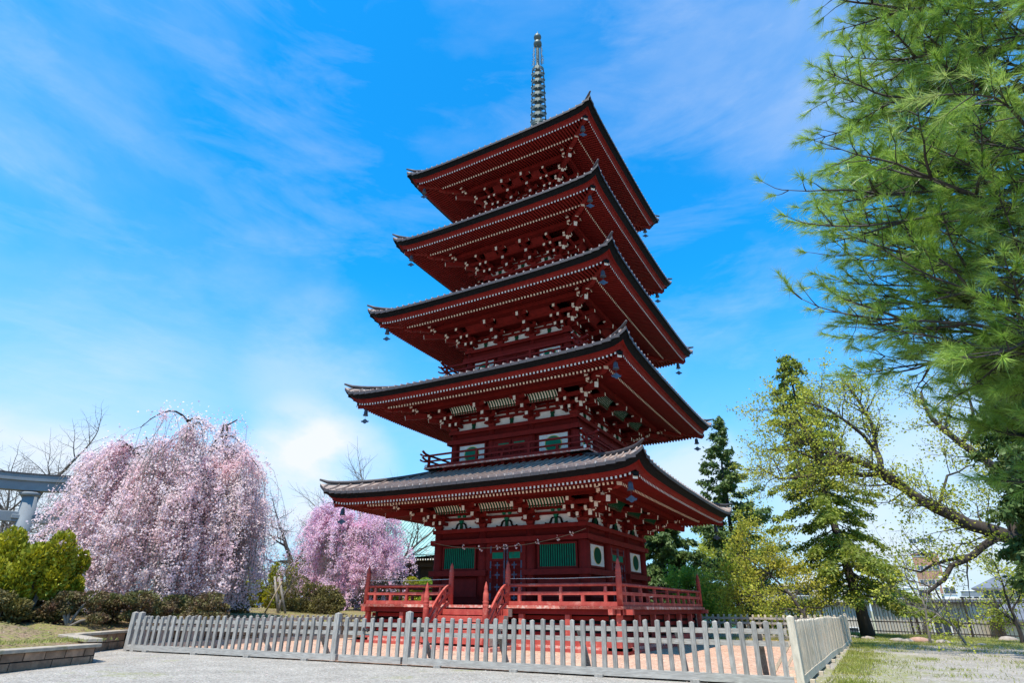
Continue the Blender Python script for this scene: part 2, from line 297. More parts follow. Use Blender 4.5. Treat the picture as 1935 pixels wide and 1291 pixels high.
def ground_mat(name, base, alt, peb, grass, glo, ghi, petals=.0, gregion=True):
    m = bpy.data.materials.new(name); m.use_nodes = True; nn, ll = m.node_tree.nodes, m.node_tree.links
    b = nn['Principled BSDF']; b.inputs['Roughness'].default_value = .95; b.inputs['Specular IOR Level'].default_value = .2
    tc = N(nn, 'ShaderNodeTexCoord')
    vo = N(nn, 'ShaderNodeTexVoronoi'); vo.inputs['Scale'].default_value = peb; ll.new(tc.outputs['Object'], vo.inputs['Vector'])
    vo2 = N(nn, 'ShaderNodeTexVoronoi'); vo2.inputs['Scale'].default_value = peb*.35; ll.new(tc.outputs['Object'], vo2.inputs['Vector'])
    mx = N(nn, 'ShaderNodeMix', data_type='RGBA'); mx.inputs[6].default_value = (*base, 1); mx.inputs[7].default_value = (*alt, 1)
    sx = N(nn, 'ShaderNodeSeparateColor'); ll.new(vo.outputs['Color'], sx.inputs[0]); ll.new(sx.outputs[0], mx.inputs[0])
    nz = N(nn, 'ShaderNodeTexNoise'); nz.inputs['Scale'].default_value = 1.1; nz.inputs['Detail'].default_value = 10; nz.inputs['Roughness'].default_value = .75; ll.new(tc.outputs['Object'], nz.inputs['Vector'])
    hv = N(nn, 'ShaderNodeHueSaturation'); ll.new(mx.outputs[2], hv.inputs['Color'])
    mr = N(nn, 'ShaderNodeMapRange'); mr.inputs[1].default_value = .3; mr.inputs[2].default_value = .7; mr.inputs[3].default_value = .72; mr.inputs[4].default_value = 1.2; ll.new(nz.outputs[0], mr.inputs[0]); ll.new(mr.outputs[0], hv.inputs['Value'])
    # grass films in patches
    mp = N(nn, 'ShaderNodeMapping'); mp.inputs['Location'].default_value = (7, 3, 0); ll.new(tc.outputs['Object'], mp.inputs[0])
    n2 = N(nn, 'ShaderNodeTexNoise'); n2.inputs['Scale'].default_value = .55; n2.inputs['Detail'].default_value = 10; n2.inputs['Roughness'].default_value = .7; ll.new(mp.outputs[0], n2.inputs['Vector'])
    g = N(nn, 'ShaderNodeMapRange'); g.inputs[1].default_value = glo; g.inputs[2].default_value = ghi; g.inputs[4].default_value = .85
    if gregion:      # greener towards the iron fence and along the right hand fence
        sp = N(nn, 'ShaderNodeSeparateXYZ'); ll.new(tc.outputs['Object'], sp.inputs[0])
        gy = N(nn, 'ShaderNodeMapRange', interpolation_type='SMOOTHSTEP'); gy.inputs[1].default_value = 3; gy.inputs[2].default_value = 10; gy.inputs[3].default_value = 0; gy.inputs[4].default_value = .2; ll.new(sp.outputs[1], gy.inputs[0])
        gx = N(nn, 'ShaderNodeMapRange', interpolation_type='SMOOTHSTEP'); gx.inputs[1].default_value = 7.5; gx.inputs[2].default_value = 10.3; gx.inputs[3].default_value = 0; gx.inputs[4].default_value = .15; ll.new(sp.outputs[0], gx.inputs[0])
        a1 = N(nn, 'ShaderNodeMath', operation='ADD'); ll.new(n2.outputs[0], a1.inputs[0]); ll.new(gy.outputs[0], a1.inputs[1])
        gx2 = N(nn, 'ShaderNodeMapRange', interpolation_type='SMOOTHSTEP'); gx2.inputs[1].default_value = 10.8; gx2.inputs[2].default_value = 13; gx2.inputs[3].default_value = 0; gx2.inputs[4].default_value = .22; ll.new(sp.outputs[0], gx2.inputs[0])
        a2 = N(nn, 'ShaderNodeMath', operation='ADD'); ll.new(a1.outputs[0], a2.inputs[0]); ll.new(gx.outputs[0], a2.inputs[1])
        a3 = N(nn, 'ShaderNodeMath', operation='SUBTRACT'); ll.new(a2.outputs[0], a3.inputs[0]); ll.new(gx2.outputs[0], a3.inputs[1]); ll.new(a3.outputs[0], g.inputs[0])
    else: ll.new(n2.outputs[0], g.inputs[0])
    n3 = N(nn, 'ShaderNodeTexNoise'); n3.inputs['Scale'].default_value = 9; n3.inputs['Detail'].default_value = 6; ll.new(tc.outputs['Object'], n3.inputs['Vector'])
    gm = N(nn, 'ShaderNodeMapRange'); gm.inputs[1].default_value = .35; gm.inputs[2].default_value = .6; ll.new(n3.outputs[0], gm.inputs[0])
    gg = N(nn, 'ShaderNodeMath', operation='MULTIPLY'); ll.new(g.outputs[0], gg.inputs[0]); ll.new(gm.outputs[0], gg.inputs[1])
    m2 = N(nn, 'ShaderNodeMix', data_type='RGBA'); ll.new(gg.outputs[0], m2.inputs[0]); ll.new(hv.outputs[0], m2.inputs[6]); m2.inputs[7].default_value = (*grass, 1)
    # fallen petals
    vp = N(nn, 'ShaderNodeTexVoronoi'); vp.inputs['Scale'].default_value = 5; ll.new(tc.outputs['Object'], vp.inputs['Vector'])
    pm = N(nn, 'ShaderNodeMath', operation='LESS_THAN'); pm.inputs[1].default_value = .075; ll.new(vp.outputs['Distance'], pm.inputs[0])
    sc = N(nn, 'ShaderNodeSeparateColor'); ll.new(vp.outputs['Color'], sc.inputs[0]); pk = N(nn, 'ShaderNodeMath', operation='LESS_THAN'); pk.inputs[1].default_value = petals; ll.new(sc.outputs[1], pk.inputs[0])
    pp = N(nn, 'ShaderNodeMath', operation='MULTIPLY'); ll.new(pm.outputs[0], pp.inputs[0]); ll.new(pk.outputs[0], pp.inputs[1])
    m3 = N(nn, 'ShaderNodeMix', data_type='RGBA'); ll.new(pp.outputs[0], m3.inputs[0]); ll.new(m2.outputs[2], m3.inputs[6]); m3.inputs[7].default_value = (.75, .66, .64, 1)
    ll.new(m3.outputs[2], b.inputs['Base Color'])
    bp = N(nn, 'ShaderNodeBump'); bp.inputs['Strength'].default_value = .7; bp.inputs['Distance'].default_value = .02; ll.new(vo.outputs['Distance'], bp.inputs['Height'])
    bp2 = N(nn, 'ShaderNodeBump'); bp2.inputs['Strength'].default_value = .5; bp2.inputs['Distance'].default_value = .05; ll.new(vo2.outputs['Distance'], bp2.inputs['Height']); ll.new(bp.outputs[0], bp2.inputs['Normal']); ll.new(bp2.outputs[0], b.inputs['Normal'])
    return m
M['gravel'] = ground_mat('grey_gravel', (.24, .215, .185), (.42, .385, .34), 34, (.21, .22, .05), .57, .66, .35)
M['courtg'] = ground_mat('reddish_gravel', (.42, .235, .15), (.62, .42, .31), 22, (.20, .22, .05), .68, .80, .5, False)
M['bed'] = ground_mat('leaf_litter', (.16, .105, .07), (.30, .20, .13), 26, (.20, .22, .04), .40, .54, .6, False)
grid_ground().build('ground').__setitem__('kind', 'structure')
cb = MB()
CORNERS = [(-6.9, -11.45), (9.6, -9.65), (9.75, 7.5), (-6.95, 7.5)]
n_ = 16
def lerp2(a, b, t): return (a[0]+(b[0]-a[0])*t, a[1]+(b[1]-a[1])*t)
vs = []
for j in range(n_+1):
    for i in range(n_+1):
        a = lerp2(CORNERS[0], CORNERS[1], i/n_); b = lerp2(CORNERS[3], CORNERS[2], i/n_); p = lerp2(a, b, j/n_)
        vs.append((p[0], p[1], .026))
cb.add(vs, [(j*(n_+1)+i, j*(n_+1)+i+1, (j+1)*(n_+1)+i+1, (j+1)*(n_+1)+i) for j in range(n_) for i in range(n_)], 'courtg')
tag(cb.build('courtyard_gravel'), kind='structure')

# raised planting bed on the left
BED = [(-1.8, -24), (-3.0, -16.6), (-3.95, -13.95), (-6.6, -13.3), (-8.15, -11.0), (-8.2, 8.5), (-14, 15), (-14, 40)]
def bed_x(y):
    ys = [p[1] for p in BED]; xs = [p[0] for p in BED]
    return float(np.interp(y, ys, xs))
bd = MB(); vs = []; ys = [-24, -20, -16.6, -15.5, -14.6, -13.95, -13.6, -13.3, -12.6, -12, -11.5, -11]+list(np.linspace(-10, 40, 41)); xo = [0, .15, .5, 1, 2, 3, 4.5, 6, 8, 11, 15, 22, 32, 50, 90]
for y in ys:
    for x in xo:
        xx = bed_x(y)-x-.12
        z = (.36 if y < -12.8 else .45)+.50*(1-math.exp(-max(0, x-.6)/3.5))+.05*math.sin(xx*1.7)*math.cos(y*1.3)*(x > .6)
        vs.append((xx, y, z))
nx = len(xo)
bd.add(vs, [(j*nx+i, (j+1)*nx+i, (j+1)*nx+i+1, j*nx+i+1) for j in range(len(ys)-1) for i in range(nx-1)], 'bed', smooth=True)
tag(bd.build('planting_bed'), kind='structure')

def block_wall(pts, name, label, h=.5, z0=0.):
    t = thing(name, label, 'wall', (pts[0][0], pts[0][1], z0))
    body = MB(); cap = MB(); rng = random.Random(3)
    for a, b in zip(pts, pts[1:]):
        a = Vector((*a, 0)); b = Vector((*b, 0)); L = (b-a).length; d = (b-a)/L; ang = math.atan2(d.y, d.x)
        rows = 2; rh = h/rows
        for r_ in range(rows):
            x = 0 if r_ % 2 == 0 else -.2
            while x < L:
                l = .46; x0 = max(0, x); x1 = min(L, x+l)
                if x1-x0 > .05:
                    c = a+d*(x0+x1)/2
                    o = rng.uniform(-.012, .012)
                    body.box((c.x+d.y*o, c.y-d.x*o, z0+r_*rh+rh/2), (x1-x0-.022, .22, rh-.022), 'stone', ang)
                x += l
        c = a+d*L/2
        body.box((c.x, c.y, z0+h/2), (L, .18, h-.01), 'dark', ang)
        cap.box((c.x, c.y, z0+h+.035), (L+.2, .34, .07), 'cap', ang)
    o = body.build('block_course', None); o.parent = t; o.matrix_parent_inverse = Matrix.Translation(-Vector(t.location))
    o = cap.build('coping', None, bevel=.01); o.parent = t; o.matrix_parent_inverse = Matrix.Translation(-Vector(t.location))
def reparent(o, t):
    o.parent = t; o.matrix_parent_inverse = Matrix.Translation(-Vector(t.location)); return o
block_wall([(-1.8, -24), (-3.0, -16.6), (-3.95, -13.95)], 'retaining_wall', 'low brown stone block wall nearest the camera at the left edge', .31)
block_wall([(-4.12, -13.86), (-6.6, -13.2), (-8.1, -11.05)], 'retaining_wall', 'low brown stone block wall running from the nearer wall to the grey fence', .40)
block_wall([(-8.15, -10.85), (-8.2, 8.3)], 'retaining_wall', 'shaded stone block wall behind the left end of the picket fence', .40)

# ------------------------------------------------------------------ the pagoda
pag = thing('pagoda', 'five storey vermilion wooden pagoda with dark upturned roofs and bronze spire', 'pagoda')
TIERS = [(6.22, 5.31), (5.93, 9.18), (5.58, 12.87), (5.07, 16.71), (4.85, 20.64)]
BODY = [2.95, 2.66, 2.31, 1.80, 1.58]
def lift(t): return .38*abs(t)**3+.62*abs(t)**20
def ease(t): return math.copysign(1-(1-abs(t))**1.8, t)
def prof_z(zt, off, sag, t): return zt+off-sag*(1-lift(t))
for ti, ((W, ZT), B) in enumerate(zip(TIERS, BODY)):
    top = ti == 4
    Bn = BODY[ti+1] if not top else None
    d_top = (Bn+.42) if not top else .62
    z_top = ZT+.72 if not top else ZT+3.4
    # ---- roof surface
    mb = MB(); ns = 14; nu = 36
    def rz(u, d):
        s = (W-d)/(W-d_top); t = u/max(d, 1e-6)
        base = (ZT-.45)+(z_top-ZT+.45)*(s**1.22 if not top else s**1.35)
        return base+.45*lift(t)*(1-s)**1.6
    vs = []
    for j in range(ns+1):
        d = W-(W-d_top)*j/ns
        for i in range(nu+1):
            t = ease(-1+2*i/nu); vs.append((t*d, -d, rz(t*d, d)))
    mb.add(vs, [(j*(nu+1)+i, j*(nu+1)+i+1, (j+1)*(nu+1)+i+1, (j+1)*(nu+1)+i) for j in range(ns) for i in range(nu)], 'tile', smooth=True)
    # standing seams
    nb = int(W/.30)
    for i in range(-nb, nb+1):
        u = i*.30
        di = max(abs(u)+.05, d_top)
        if di > W-.1: continue
        k = 8; pts = [(u, -(W+.012-(W-di)*q/k), 0) for q in range(k+1)]
        pts = [(p[0], p[1], rz(u, min(-p[1], W))+.028) for p in pts]
        vs = []
        for p in pts:
            for a, b in ((-.026, -.04), (-.02, .035), (.02, .035), (.026, -.04)): vs.append((p[0]+a, p[1], p[2]+b))
        fs = [(0, 1, 2, 3)]
        for q in range(k): fs += [(q*4+a, (q+1)*4+a, (q+1)*4+a+1, q*4+a+1) for a in range(3)]
        mb.add(vs, fs, 'tile')
    # hip ridge on the right hand corner of this side
    pts = []; k = 14
    for q in range(k+1):
        d = W+.03-(W-d_top)*q/k; pts.append((d, -d, rz(min(d, W), min(d, W))+.06+(.09 if q == 0 else .01 if q == 1 else 0)))
    if ti == 0 or True:
        mb.tube(pts, [.035]+[.065]*k, 'tiled', n=8)
    rf = sides(mb, 'roof', pag)
    # ---- eave edge
    mb = MB(); ne = 44
    P = [(0, 0.0, .45, 'tiled'), (.0, -.10, .445, 'tiled'), (.06, -.105, .445, 'black'), (.07, -.14, .43, 'black'), (.20, -.345, .335, 'black'), (.29, -.36, .32, 'red'), (.31, -.40, .31, 'red'), (.36, -.57, .205, 'red'), (.42, -.57, .205, 'redd')]
    for a, b in zip(P, P[1:]):
        vs = []
        for (ins, off, sag, _) in (a, b):
            for i in range(ne+1):
                t = -1+2*i/ne; t = ease(t); d = W-ins
                vs.append((t*d, -d, prof_z(ZT, off, sag, t)))
        mb.add(vs, [(i+1, i, ne+1+i, ne+2+i) for i in range(ne)], b[3] if b[3] != 'redd' else 'red', smooth=True)
    # scalloped pans at the roof edge
    for i in range(-nb, nb):
        u = (i+.5)*.30; t = u/W
        z0 = prof_z(ZT, 0, .45, t); mb.box((u, -W-.006, z0-.05), (.285, .014, .1), 'tiled')
    sides(mb, 'eave_edge', rf[0])
    # ---- rafters
    mb = MB(); sp = .138; n1 = int((W-.42)/sp)
    for i in range(-n1, n1+1):
        u = i*sp; t = u/(W-.38)
        de = W-.38; di = max(abs(u)+.06, W-1.30)
        if de-di > .1:
            f = (de-di)/(de-(W-1.30))
            z0 = prof_z(ZT, -.61, .20, t); zi = prof_z(ZT, -.60, .06, t); z1 = z0+(zi-z0)*f
            mb.beam((u, -di, z1), (u, -de, z0), .060, .072, 'red', end1='white')
        n2 = W-1.17
        if abs(u) < n2-.08:
            de = n2; di = max(abs(u)+.05, W-3.25); sl_ = .285
            z0 = prof_z(ZT, -.695, .075, u/n2); f = (de-di)
            mb.beam((u, -di, z0+sl_*f), (u, -de, z0), .062, .080, 'red', end1='cream')
    # soffit boards and the board over the lower rafter row
    def strip(ins0, off0, sag0, ins1, off1, sag1, m_):
        vs = []
        for ins, off, sag in ((ins0, off0, sag0), (ins1, off1, sag1)):
            for i in range(31):
                t = -1+2*i/30; d = W-ins; vs.append((t*d, -d, prof_z(ZT, off, sag, t)))
        mb.add(vs, [(i+1, i, 31+i, 32+i) for i in range(30)], m_, smooth=True)
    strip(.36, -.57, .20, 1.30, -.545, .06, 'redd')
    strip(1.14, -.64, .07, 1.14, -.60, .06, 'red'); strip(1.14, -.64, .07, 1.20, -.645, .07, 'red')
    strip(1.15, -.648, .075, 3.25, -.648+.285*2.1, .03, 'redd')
    sides(mb, 'rafter_row', rf[0])
    # ---- hip beams
    for k in range(4):
        mb = MB()
        aL, aU, ai = W-1.17, W-.42, W-3.0
        pts = [(ai, -ai, ZT-.22), (W-1.75, -(W-1.75), ZT-.66), (W-1.4, -(W-1.4), ZT-.76), (aL, -aL, ZT-.72)]
        for q in range(3): mb.beam(pts[q], pts[q+1], .17, .2, 'red', end1='cream' if q == 2 else None)
        mb.beam((W-1.45, -(W-1.45), ZT-.58), (aU, -aU, ZT-.74), .15, .17, 'red', end1='cream')
        hb = sides(mb, 'hip_beam', rf[0], (0,))[0]; hb.rotation_euler.z = k*math.pi/2
        mb = MB(); mb.beam((aU-.17, -(aU-.17), ZT-.625), (aU+.03, -(aU+.03), ZT-.66), .20, .06, 'black'); mb.beam((aU+.018, -(aU+.018), ZT-.66), (aU+.03, -(aU+.03), ZT-.76), .17, .02, 'black')
        o = mb.build('beam_cap', rf[0]); o.rotation_euler.z = k*math.pi/2
    for o in list(rf[0].children):
        pass
    # ---- purlin
    ZB = ZT-1.52; dp = W-2.1
    mb = MB(); e = dp+.42
    mb.bb(-e, e, -dp-.07, -dp+.07, ZB+.80, ZB+.97, 'red', ms={3: 'cream', 5: 'cream'})
    mb.bb(-e+.16, e-.16, -dp-.05, -dp+.05, ZB+.70, ZB+.80, 'redd', ms={3: 'cream', 5: 'cream'})
    mb.bb(-(B+.74), B+.74, -(B+.78), -(B+.68), ZB+.50, ZB+.62, 'red')
    mb.bb(-(B+.62), B+.62, -(B+.70), -(B-.05), ZB+.63, ZB+.65, 'redd')
    sides(mb, 'purlin', pag)
    # ---- wall band between brackets: plaster, beams, struts
    us = [-B, -B/3, B/3, B]
    mb = MB()
    mb.bb(-B, B, -B, -B+.04, ZB-.01, ZB+.70, 'plaster')
    for z0, z1 in ((.32, .42), (.50, .60)): mb.bb(-B-.1, B+.1, -B-.06, -B+.01, ZB+z0, ZB+z1, 'red')
    for a, b in zip(us, us[1:]):
        for lv in (.44, .62):
            for s in ((-.12, .12) if ti == 0 else (-.2, .2)):
                mb.box(((a+b)/2+s, -B-.045, ZB+lv+.02), (.13, .095, .078), 'green' if ti == 0 else 'red', taper=.6)
    sides(mb, 'plaster_band', pag)
    for a, b in zip(us, us[1:]):
        mb = MB(); c_ = (a+b)/2
        if ti == 0:
            mb.poly([(c_-.055, -B-.045, ZB), (c_+.055, -B-.045, ZB), (c_+.045, -B-.045, ZB+.24), (c_-.045, -B-.045, ZB+.24)], .06, 'dgreen', (0, 1, 0))
            mb.box((c_, -B-.05, ZB+.275), (.17, .11, .085), 'green', taper=.7)
            for s in (-1, 1):
                q = [(.06, .235), (.15, .225), (.21, .17), (.235, .09), (.27, .035), (.34, .03), (.42, .065), (.43, .02), (.40, -.0), (.22, -.0), (.185, .05), (.165, .13), (.13, .18), (.06, .19)]
                mb.poly([(c_+s*x, -B-.04, ZB+z+.005) for x, z in q], .05, 'black', (0, 1, 0))
        else:
            mb.poly([(c_-.075, -B-.045, ZB), (c_+.075, -B-.045, ZB), (c_+.055, -B-.045, ZB+.16), (c_+.085, -B-.045, ZB+.22), (c_+.07, -B-.045, ZB+.27), (c_-.07, -B-.045, ZB+.27), (c_-.085, -B-.045, ZB+.22), (c_-.055, -B-.045, ZB+.16)], .06, 'dgreen', (0, 1, 0))
            mb.box((c_, -B-.05, ZB+.285), (.16, .11, .07), 'red', taper=.7)
        sides(mb, 'frog_leg_strut', pag)
    # ---- curved coves under the purlin
    for a, b in zip(us, us[1:]):
        mb = MB(); x0, x1 = a+.30, b-.30
        if ti < 2:
            cv = []
            for q in range(7):
                t = q/6; cv.append((B+.76+(dp-.05-B-.76)*(t**1.5), ZB+.49+.33*(1-(1-t)**1.6)))
            cv = [(d, z) for d, z in cv]
            vs = [(x, -d, z) for x in (x0, x1) for d, z in cv]; mb.add(vs, [(i, i+1, 8+i, 7+i) for i in range(6)], 'cream', smooth=True)
            nr = max(5, int((x1-x0)/.112))
            for r_ in range(nr):
                x = x0+(x1-x0)*(r_+.5)/nr
                vs = []
                for d, z in cv:
                    for aa, bb_ in ((-.026, 0), (-.026, .022), (.026, .022), (.026, 0)): vs.append((x+aa, -(d+bb_*.8), z-bb_*.7))
                fs = []
                for q in range(6): fs += [(q*4+k2, q*4+(k2+1) % 4, (q+1)*4+(k2+1) % 4, (q+1)*4+k2) for k2 in range(4)]
                mb.add(vs, fs, 'dgreen')
        else:
            mb.add([(x0, -(B+.76), ZB+.60), (x1, -(B+.76), ZB+.60), (x1, -(dp-.04), ZB+.84), (x0, -(dp-.04), ZB+.84)], [(0, 1, 2, 3)], 'red')
        sides(mb, 'eave_cove', pag)
    # ---- bracket clusters
    def arm_u(mb, u, d, z, L, h=.115):           # arm along the wall with curved under side, white ends
        mb.bb(u-L/2, u+L/2, -d-.05, -d+.05, z+h*.35, z+h, 'red', ms={3: 'cream', 5: 'cream'})
        mb.poly([(u-L/2+.0, -d, z+h*.4), (u-L/2+.10, -d, z), (u+L/2-.10, -d, z), (u+L/2, -d, z+h*.4)], .1, 'red', (0, 1, 0))
    def blocks(mb, u, d, z, offs, s=.15):
        for o_ in offs: mb.box((u+o_, -d, z+.045), (s, s, .09), 'red', taper=.72)
    def cluster(u, inner=True):
        mb = MB()
        mb.box((u, -B-.02, ZB+.075), (.30, .30, .15), 'red', taper=.74)
        s3 = (-.26, 0, .26)
        arm_u(mb, u, B+.03, ZB+.15, .74); blocks(mb, u, B+.03, ZB+.265, s3)
        for k, (dd, zz) in enumerate(((.36, .16), (.72, .35))):
            mb.bb(u-.063, u+.063, -(B+dd+.12), -(B-.05), ZB+zz-.005, ZB+zz+.135, 'red', ms={2: 'white'})
            mb.poly([(u, -(B+dd+.10), ZB+zz+.05), (u, -(B+dd+.0), ZB+zz-.03), (u, -B, ZB+zz-.03), (u, -B, ZB+zz+.05)], .09, 'red', (1, 0, 0))
            mb.box((u, -(B+dd), ZB+zz+.165), (.16, .16, .08), 'red', taper=.74)
            arm_u(mb, u, B+dd, ZB+zz+.19, .70); blocks(mb, u, B+dd, ZB+zz+.30, s3)
        mb.beam((u, -(B-.05), ZB+.78), (u, -(B+1.42), ZB+.54), .105, .165, 'red', end1='white')
        mb.box((u, -dp, ZB+.60), (.15, .15, .07), 'red', taper=.74)
        arm_u(mb, u, dp, ZB+.595, .66, .10); blocks(mb, u, dp, ZB+.655, s3, .13)
        return mb
    for u in (-B/3, B/3): sides(cluster(u), 'bracket_cluster', pag)
    mb = MB()                                     # corner cluster at (B,-B)
    mb.box((B, -B, ZB+.075), (.34, .34, .15), 'red', taper=.74)
    for k, (dd, zz) in enumerate(((.36, .16), (.72, .35), (1.12, .55))):
        for dx, dy in ((0, -1), (1, 0)):
            for off in ((0,) if k == 2 else (0, -.30)):
                ox, oy = (off, 0) if dx == 0 else (0, -off)
                p0 = (B+ox-.0, -B+oy, ZB+zz+.06); p1 = (B+ox+dx*(dd+.12), -B+oy+dy*(dd+.12), ZB+zz+.06)
                if k < 2 or True: mb.beam(p0, p1, .10, .125, 'red', end1='cream')
                mb.box((B+ox+dx*dd, -B+oy+dy*dd, ZB+zz+.165), (.16, .16, .08), 'red', taper=.74)
            # arms parallel to the walls meeting and crossing at the corner
            L0 = .62; cx, cy = (B+dd, -B-dd)
            if dx == 0:
                mb.beam((B-.45, cy, ZB+zz+.235), (B+dd+.26, cy, ZB+zz+.235), .10, .11, 'red', end1='cream'); mb.box((B+dd+.14, cy, ZB+zz+.33), (.14, .14, .075), 'red', taper=.74); mb.box((B-.3, cy, ZB+zz+.33), (.14, .14, .075), 'red', taper=.74)
            else:
                mb.beam((cx, -B+.45, ZB+zz+.235), (cx, -B-dd-.26, ZB+zz+.235), .10, .11, 'red', end1='cream'); mb.box((cx, -B-dd-.14, ZB+zz+.33), (.14, .14, .075), 'red', taper=.74); mb.box((cx, -B+.3, ZB+zz+.33), (.14, .14, .075), 'red', taper=.74)
        a = dd+.02; mb.beam((B-.05, -B+.05, ZB+zz+.07), (B+a+.08, -B-a-.08, ZB+zz+.07), .13, .15, 'red', end1='cream')
        # carved white flower-like blocks on the diagonal
        for q in (-.13, 0, .13):
            c_ = (B+a+.05+q*.7, -B-a-.05+q*.7, ZB+zz+.185); mb.lathe(c_, [(.02, -.045), (.06, -.02), (.075, .015), (.05, .05), (.0, .055)], 'cream', n=8)
    mb.beam((B, -B, ZB+.80), (B+1.50, -B-1.50, ZB+.46), .14, .19, 'red', end1='white')
    mb.beam((B+.5, -B-.5, ZB+.92), (B+1.62, -B-1.62, ZB+.78), .14, .18, 'red', end1='cream')
    sides(mb, 'corner_bracket_cluster', pag)
    # ---- storey walls
    z_lo = 1.2 if ti == 0 else TIERS[ti-1][1]+.70
    mb = MB()
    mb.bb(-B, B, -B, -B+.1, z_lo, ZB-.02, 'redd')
    wl_ = sides(mb, 'wall', pag)
    mb = MB()
    mb.bb(-B-.21, B+.21, -B-.2, -B+.1, ZB-.14, ZB-.002, 'red')
    mb.bb(-B-.1, B+.1, -B-.07, -B+.05, ZB-.35, ZB-.142, 'redd')
    mb.bb(-B-.26, B+.26, -B-.24, -B+.05, ZB-.55, ZB-.38, 'red')
    if ti == 0:
        for s in (-1, 1): mb.bb(s*(B+.26) if s < 0 else .72, -.72 if s < 0 else (B+.26), -B-.25, -B+.05, 2.16, 2.34, 'red')
        mb.bb(-B-.26, B+.26, -B-.26, -B+.05, 1.2, 1.38, 'redd')
    else:
        mb.bb(-B-.2, B+.2, -B-.2, -B+.05, z_lo, z_lo+.22, 'redd')
    sides(mb, 'tie_beam', wl_[0])
    for u in us[:-1]:
        mb = MB(); r_ = .185 if ti == 0 else .15
        mb.lathe((u, -B, 0), [(r_, z_lo), (r_, ZB-.14)], 'red', n=18)
        sides(mb, 'column', wl_[0])
    H0 = ZB-.60
    def painted_panel(u0, u1, z0, z1):
        mb = MB(); c_ = (u0+u1)/2; y = -B-.03
        mb.bb(u0-.06, u1+.06, y-.03, y+.02, z0-.06, z1+.06, 'red')
        mb.bb(u0, u1, y-.045, y-.005, z0, z1, 'white')
        hw, hh = (u1-u0)*.28, (z1-z0)*.40
        for sc, mm_, dy in ((1.08, 'yellow', -.049), (1., 'dgreen' if ti == 0 else 'green', -.054)):
            vs = [(c_+hw*sc*math.cos(a_), y+dy, (z0+z1)/2+hh*sc*math.sin(a_)) for a_ in [2*math.pi*k/28 for k in range(28)]]
            mb.poly(vs, .006, mm_, (0, 1, 0))
        return mb
    def door(hw, z0, z1):
        mb = MB(); y = -B-.03
        mb.bb(-hw-.14, -hw, y-.06, y+.02, z0, z1+.1, 'red'); mb.bb(hw, hw+.14, y-.06, y+.02, z0, z1+.1, 'red'); mb.bb(-hw-.14, hw+.14, y-.065, y+.02, z1, z1+.12, 'red')
        for s in (-1, 1):
            x0, x1 = (-hw, -.02) if s < 0 else (.02, hw); h = z1-z0
            mb.bb(x0, x1, y-.02, y+.01, z0, z1, 'redd')
            st = .09
            mb.bb(x0, x0+st, y-.045, y-.015, z0, z1, 'red'); mb.bb(x1-st, x1, y-.045, y-.015, z0, z1, 'red')
            for f in (0, .20, .42, .60, .70, .86, .95): mb.bb(x0+st, x1-st, y-.042, y-.015, z0+f*h, z0+f*h+.07, 'red')
            mb.bb((x0+x1)/2-.03, (x0+x1)/2+.03, y-.041, y-.015, z0, z0+.62*h, 'red')
            mb.bb(x0+st, x1-st, y-.03, y-.012, z0+.735*h, z0+.86*h, 'green')
            if ti == 0:
                for f in (.03, .22, .44, .62, .90):
                    for xx in (x0+.04, x1-.04):
                        mb.bb(xx-.03, xx+.03, y-.052, y-.04, z0+f*h-.1, z0+f*h+.14, 'blue')
                    if f < .7: mb.bb((x0+x1)/2-.1, (x0+x1)/2+.1, y-.05, y-.038, z0+f*h-.02, z0+f*h+.03, 'blue'); mb.bb((x0+x1)/2-.025, (x0+x1)/2+.025, y-.0515, y-.038, z0+f*h-.12, z0+f*h+.1, 'blue')
                mb.bb(x0+.02 if s > 0 else x1-.05, x0+.05 if s > 0 else x1-.02, y-.05, y-.04, z0, z1, 'blue')
        return mb
    def lattice_window(u0, u1, z0, z1):
        mb = MB(); y = -B-.03; f = .06
        mb.bb(u0-f, u1+f, y-.05, y+.01, z1, z1+f, 'red'); mb.bb(u0-f, u1+f, y-.05, y+.01, z0-f, z0, 'red')
        mb.bb(u0-f, u0, y-.05, y+.01, z0, z1, 'red'); mb.bb(u1, u1+f, y-.05, y+.01, z0, z1, 'red')
        mb.bb(u0, u1, y+.0, y+.015, z0, z1, 'dark')  # near black sheet, paints the shade behind the slats
        n = 16
        for k in range(n):
            x = u0+(u1-u0)*(k+.5)/n
            mb.beam((x, y-.02, z0), (x, y-.02, z1), .036, .036, 'green', up=(1, 1, 0))
        return mb
    ui = B/3; ra = .19 if ti == 0 else .15
    def place(mbf, name, ks):
        o = mbf.build(name, wl_[0]); o.rotation_euler.z = ks[0]*math.pi/2
        for k in ks[1:]: dup_side(o, wl_[0], k)
    if ti == 0:
        dr = door(.66, 1.40, 3.18); place(dr, 'door', (0, 1, 2, 3))
        for a, b in ((-B+ra+.03, -ui-ra-.08), (ui+ra+.08, B-ra-.03)):
            place(lattice_window(a+.06, b-.06, 2.42, 3.13), 'lattice_window', (0, 2))
            mb = painted_panel(a+.16, b-.16, 2.46, 3.13); place(mb, 'painted_panel', (1, 3))
            mb = MB(); mb.bb(a-.02, b+.02, -B-.03, -B+.02, 1.48, 2.08, 'red'); place(mb, 'wall_board', (0, 1, 2, 3))
    else:
        zz0, zz1 = z_lo+.26, ZB-.60
        place(door(ui-ra-.06, zz0, zz1), 'door', (0, 1, 2, 3))
        for a, b in ((-B+ra+.05, -ui-ra-.1), (ui+ra+.1, B-ra-.05)):
            place(painted_panel(a+.08, b-.08, zz0+.02, zz1-.02), 'painted_panel', (0, 1, 2, 3))
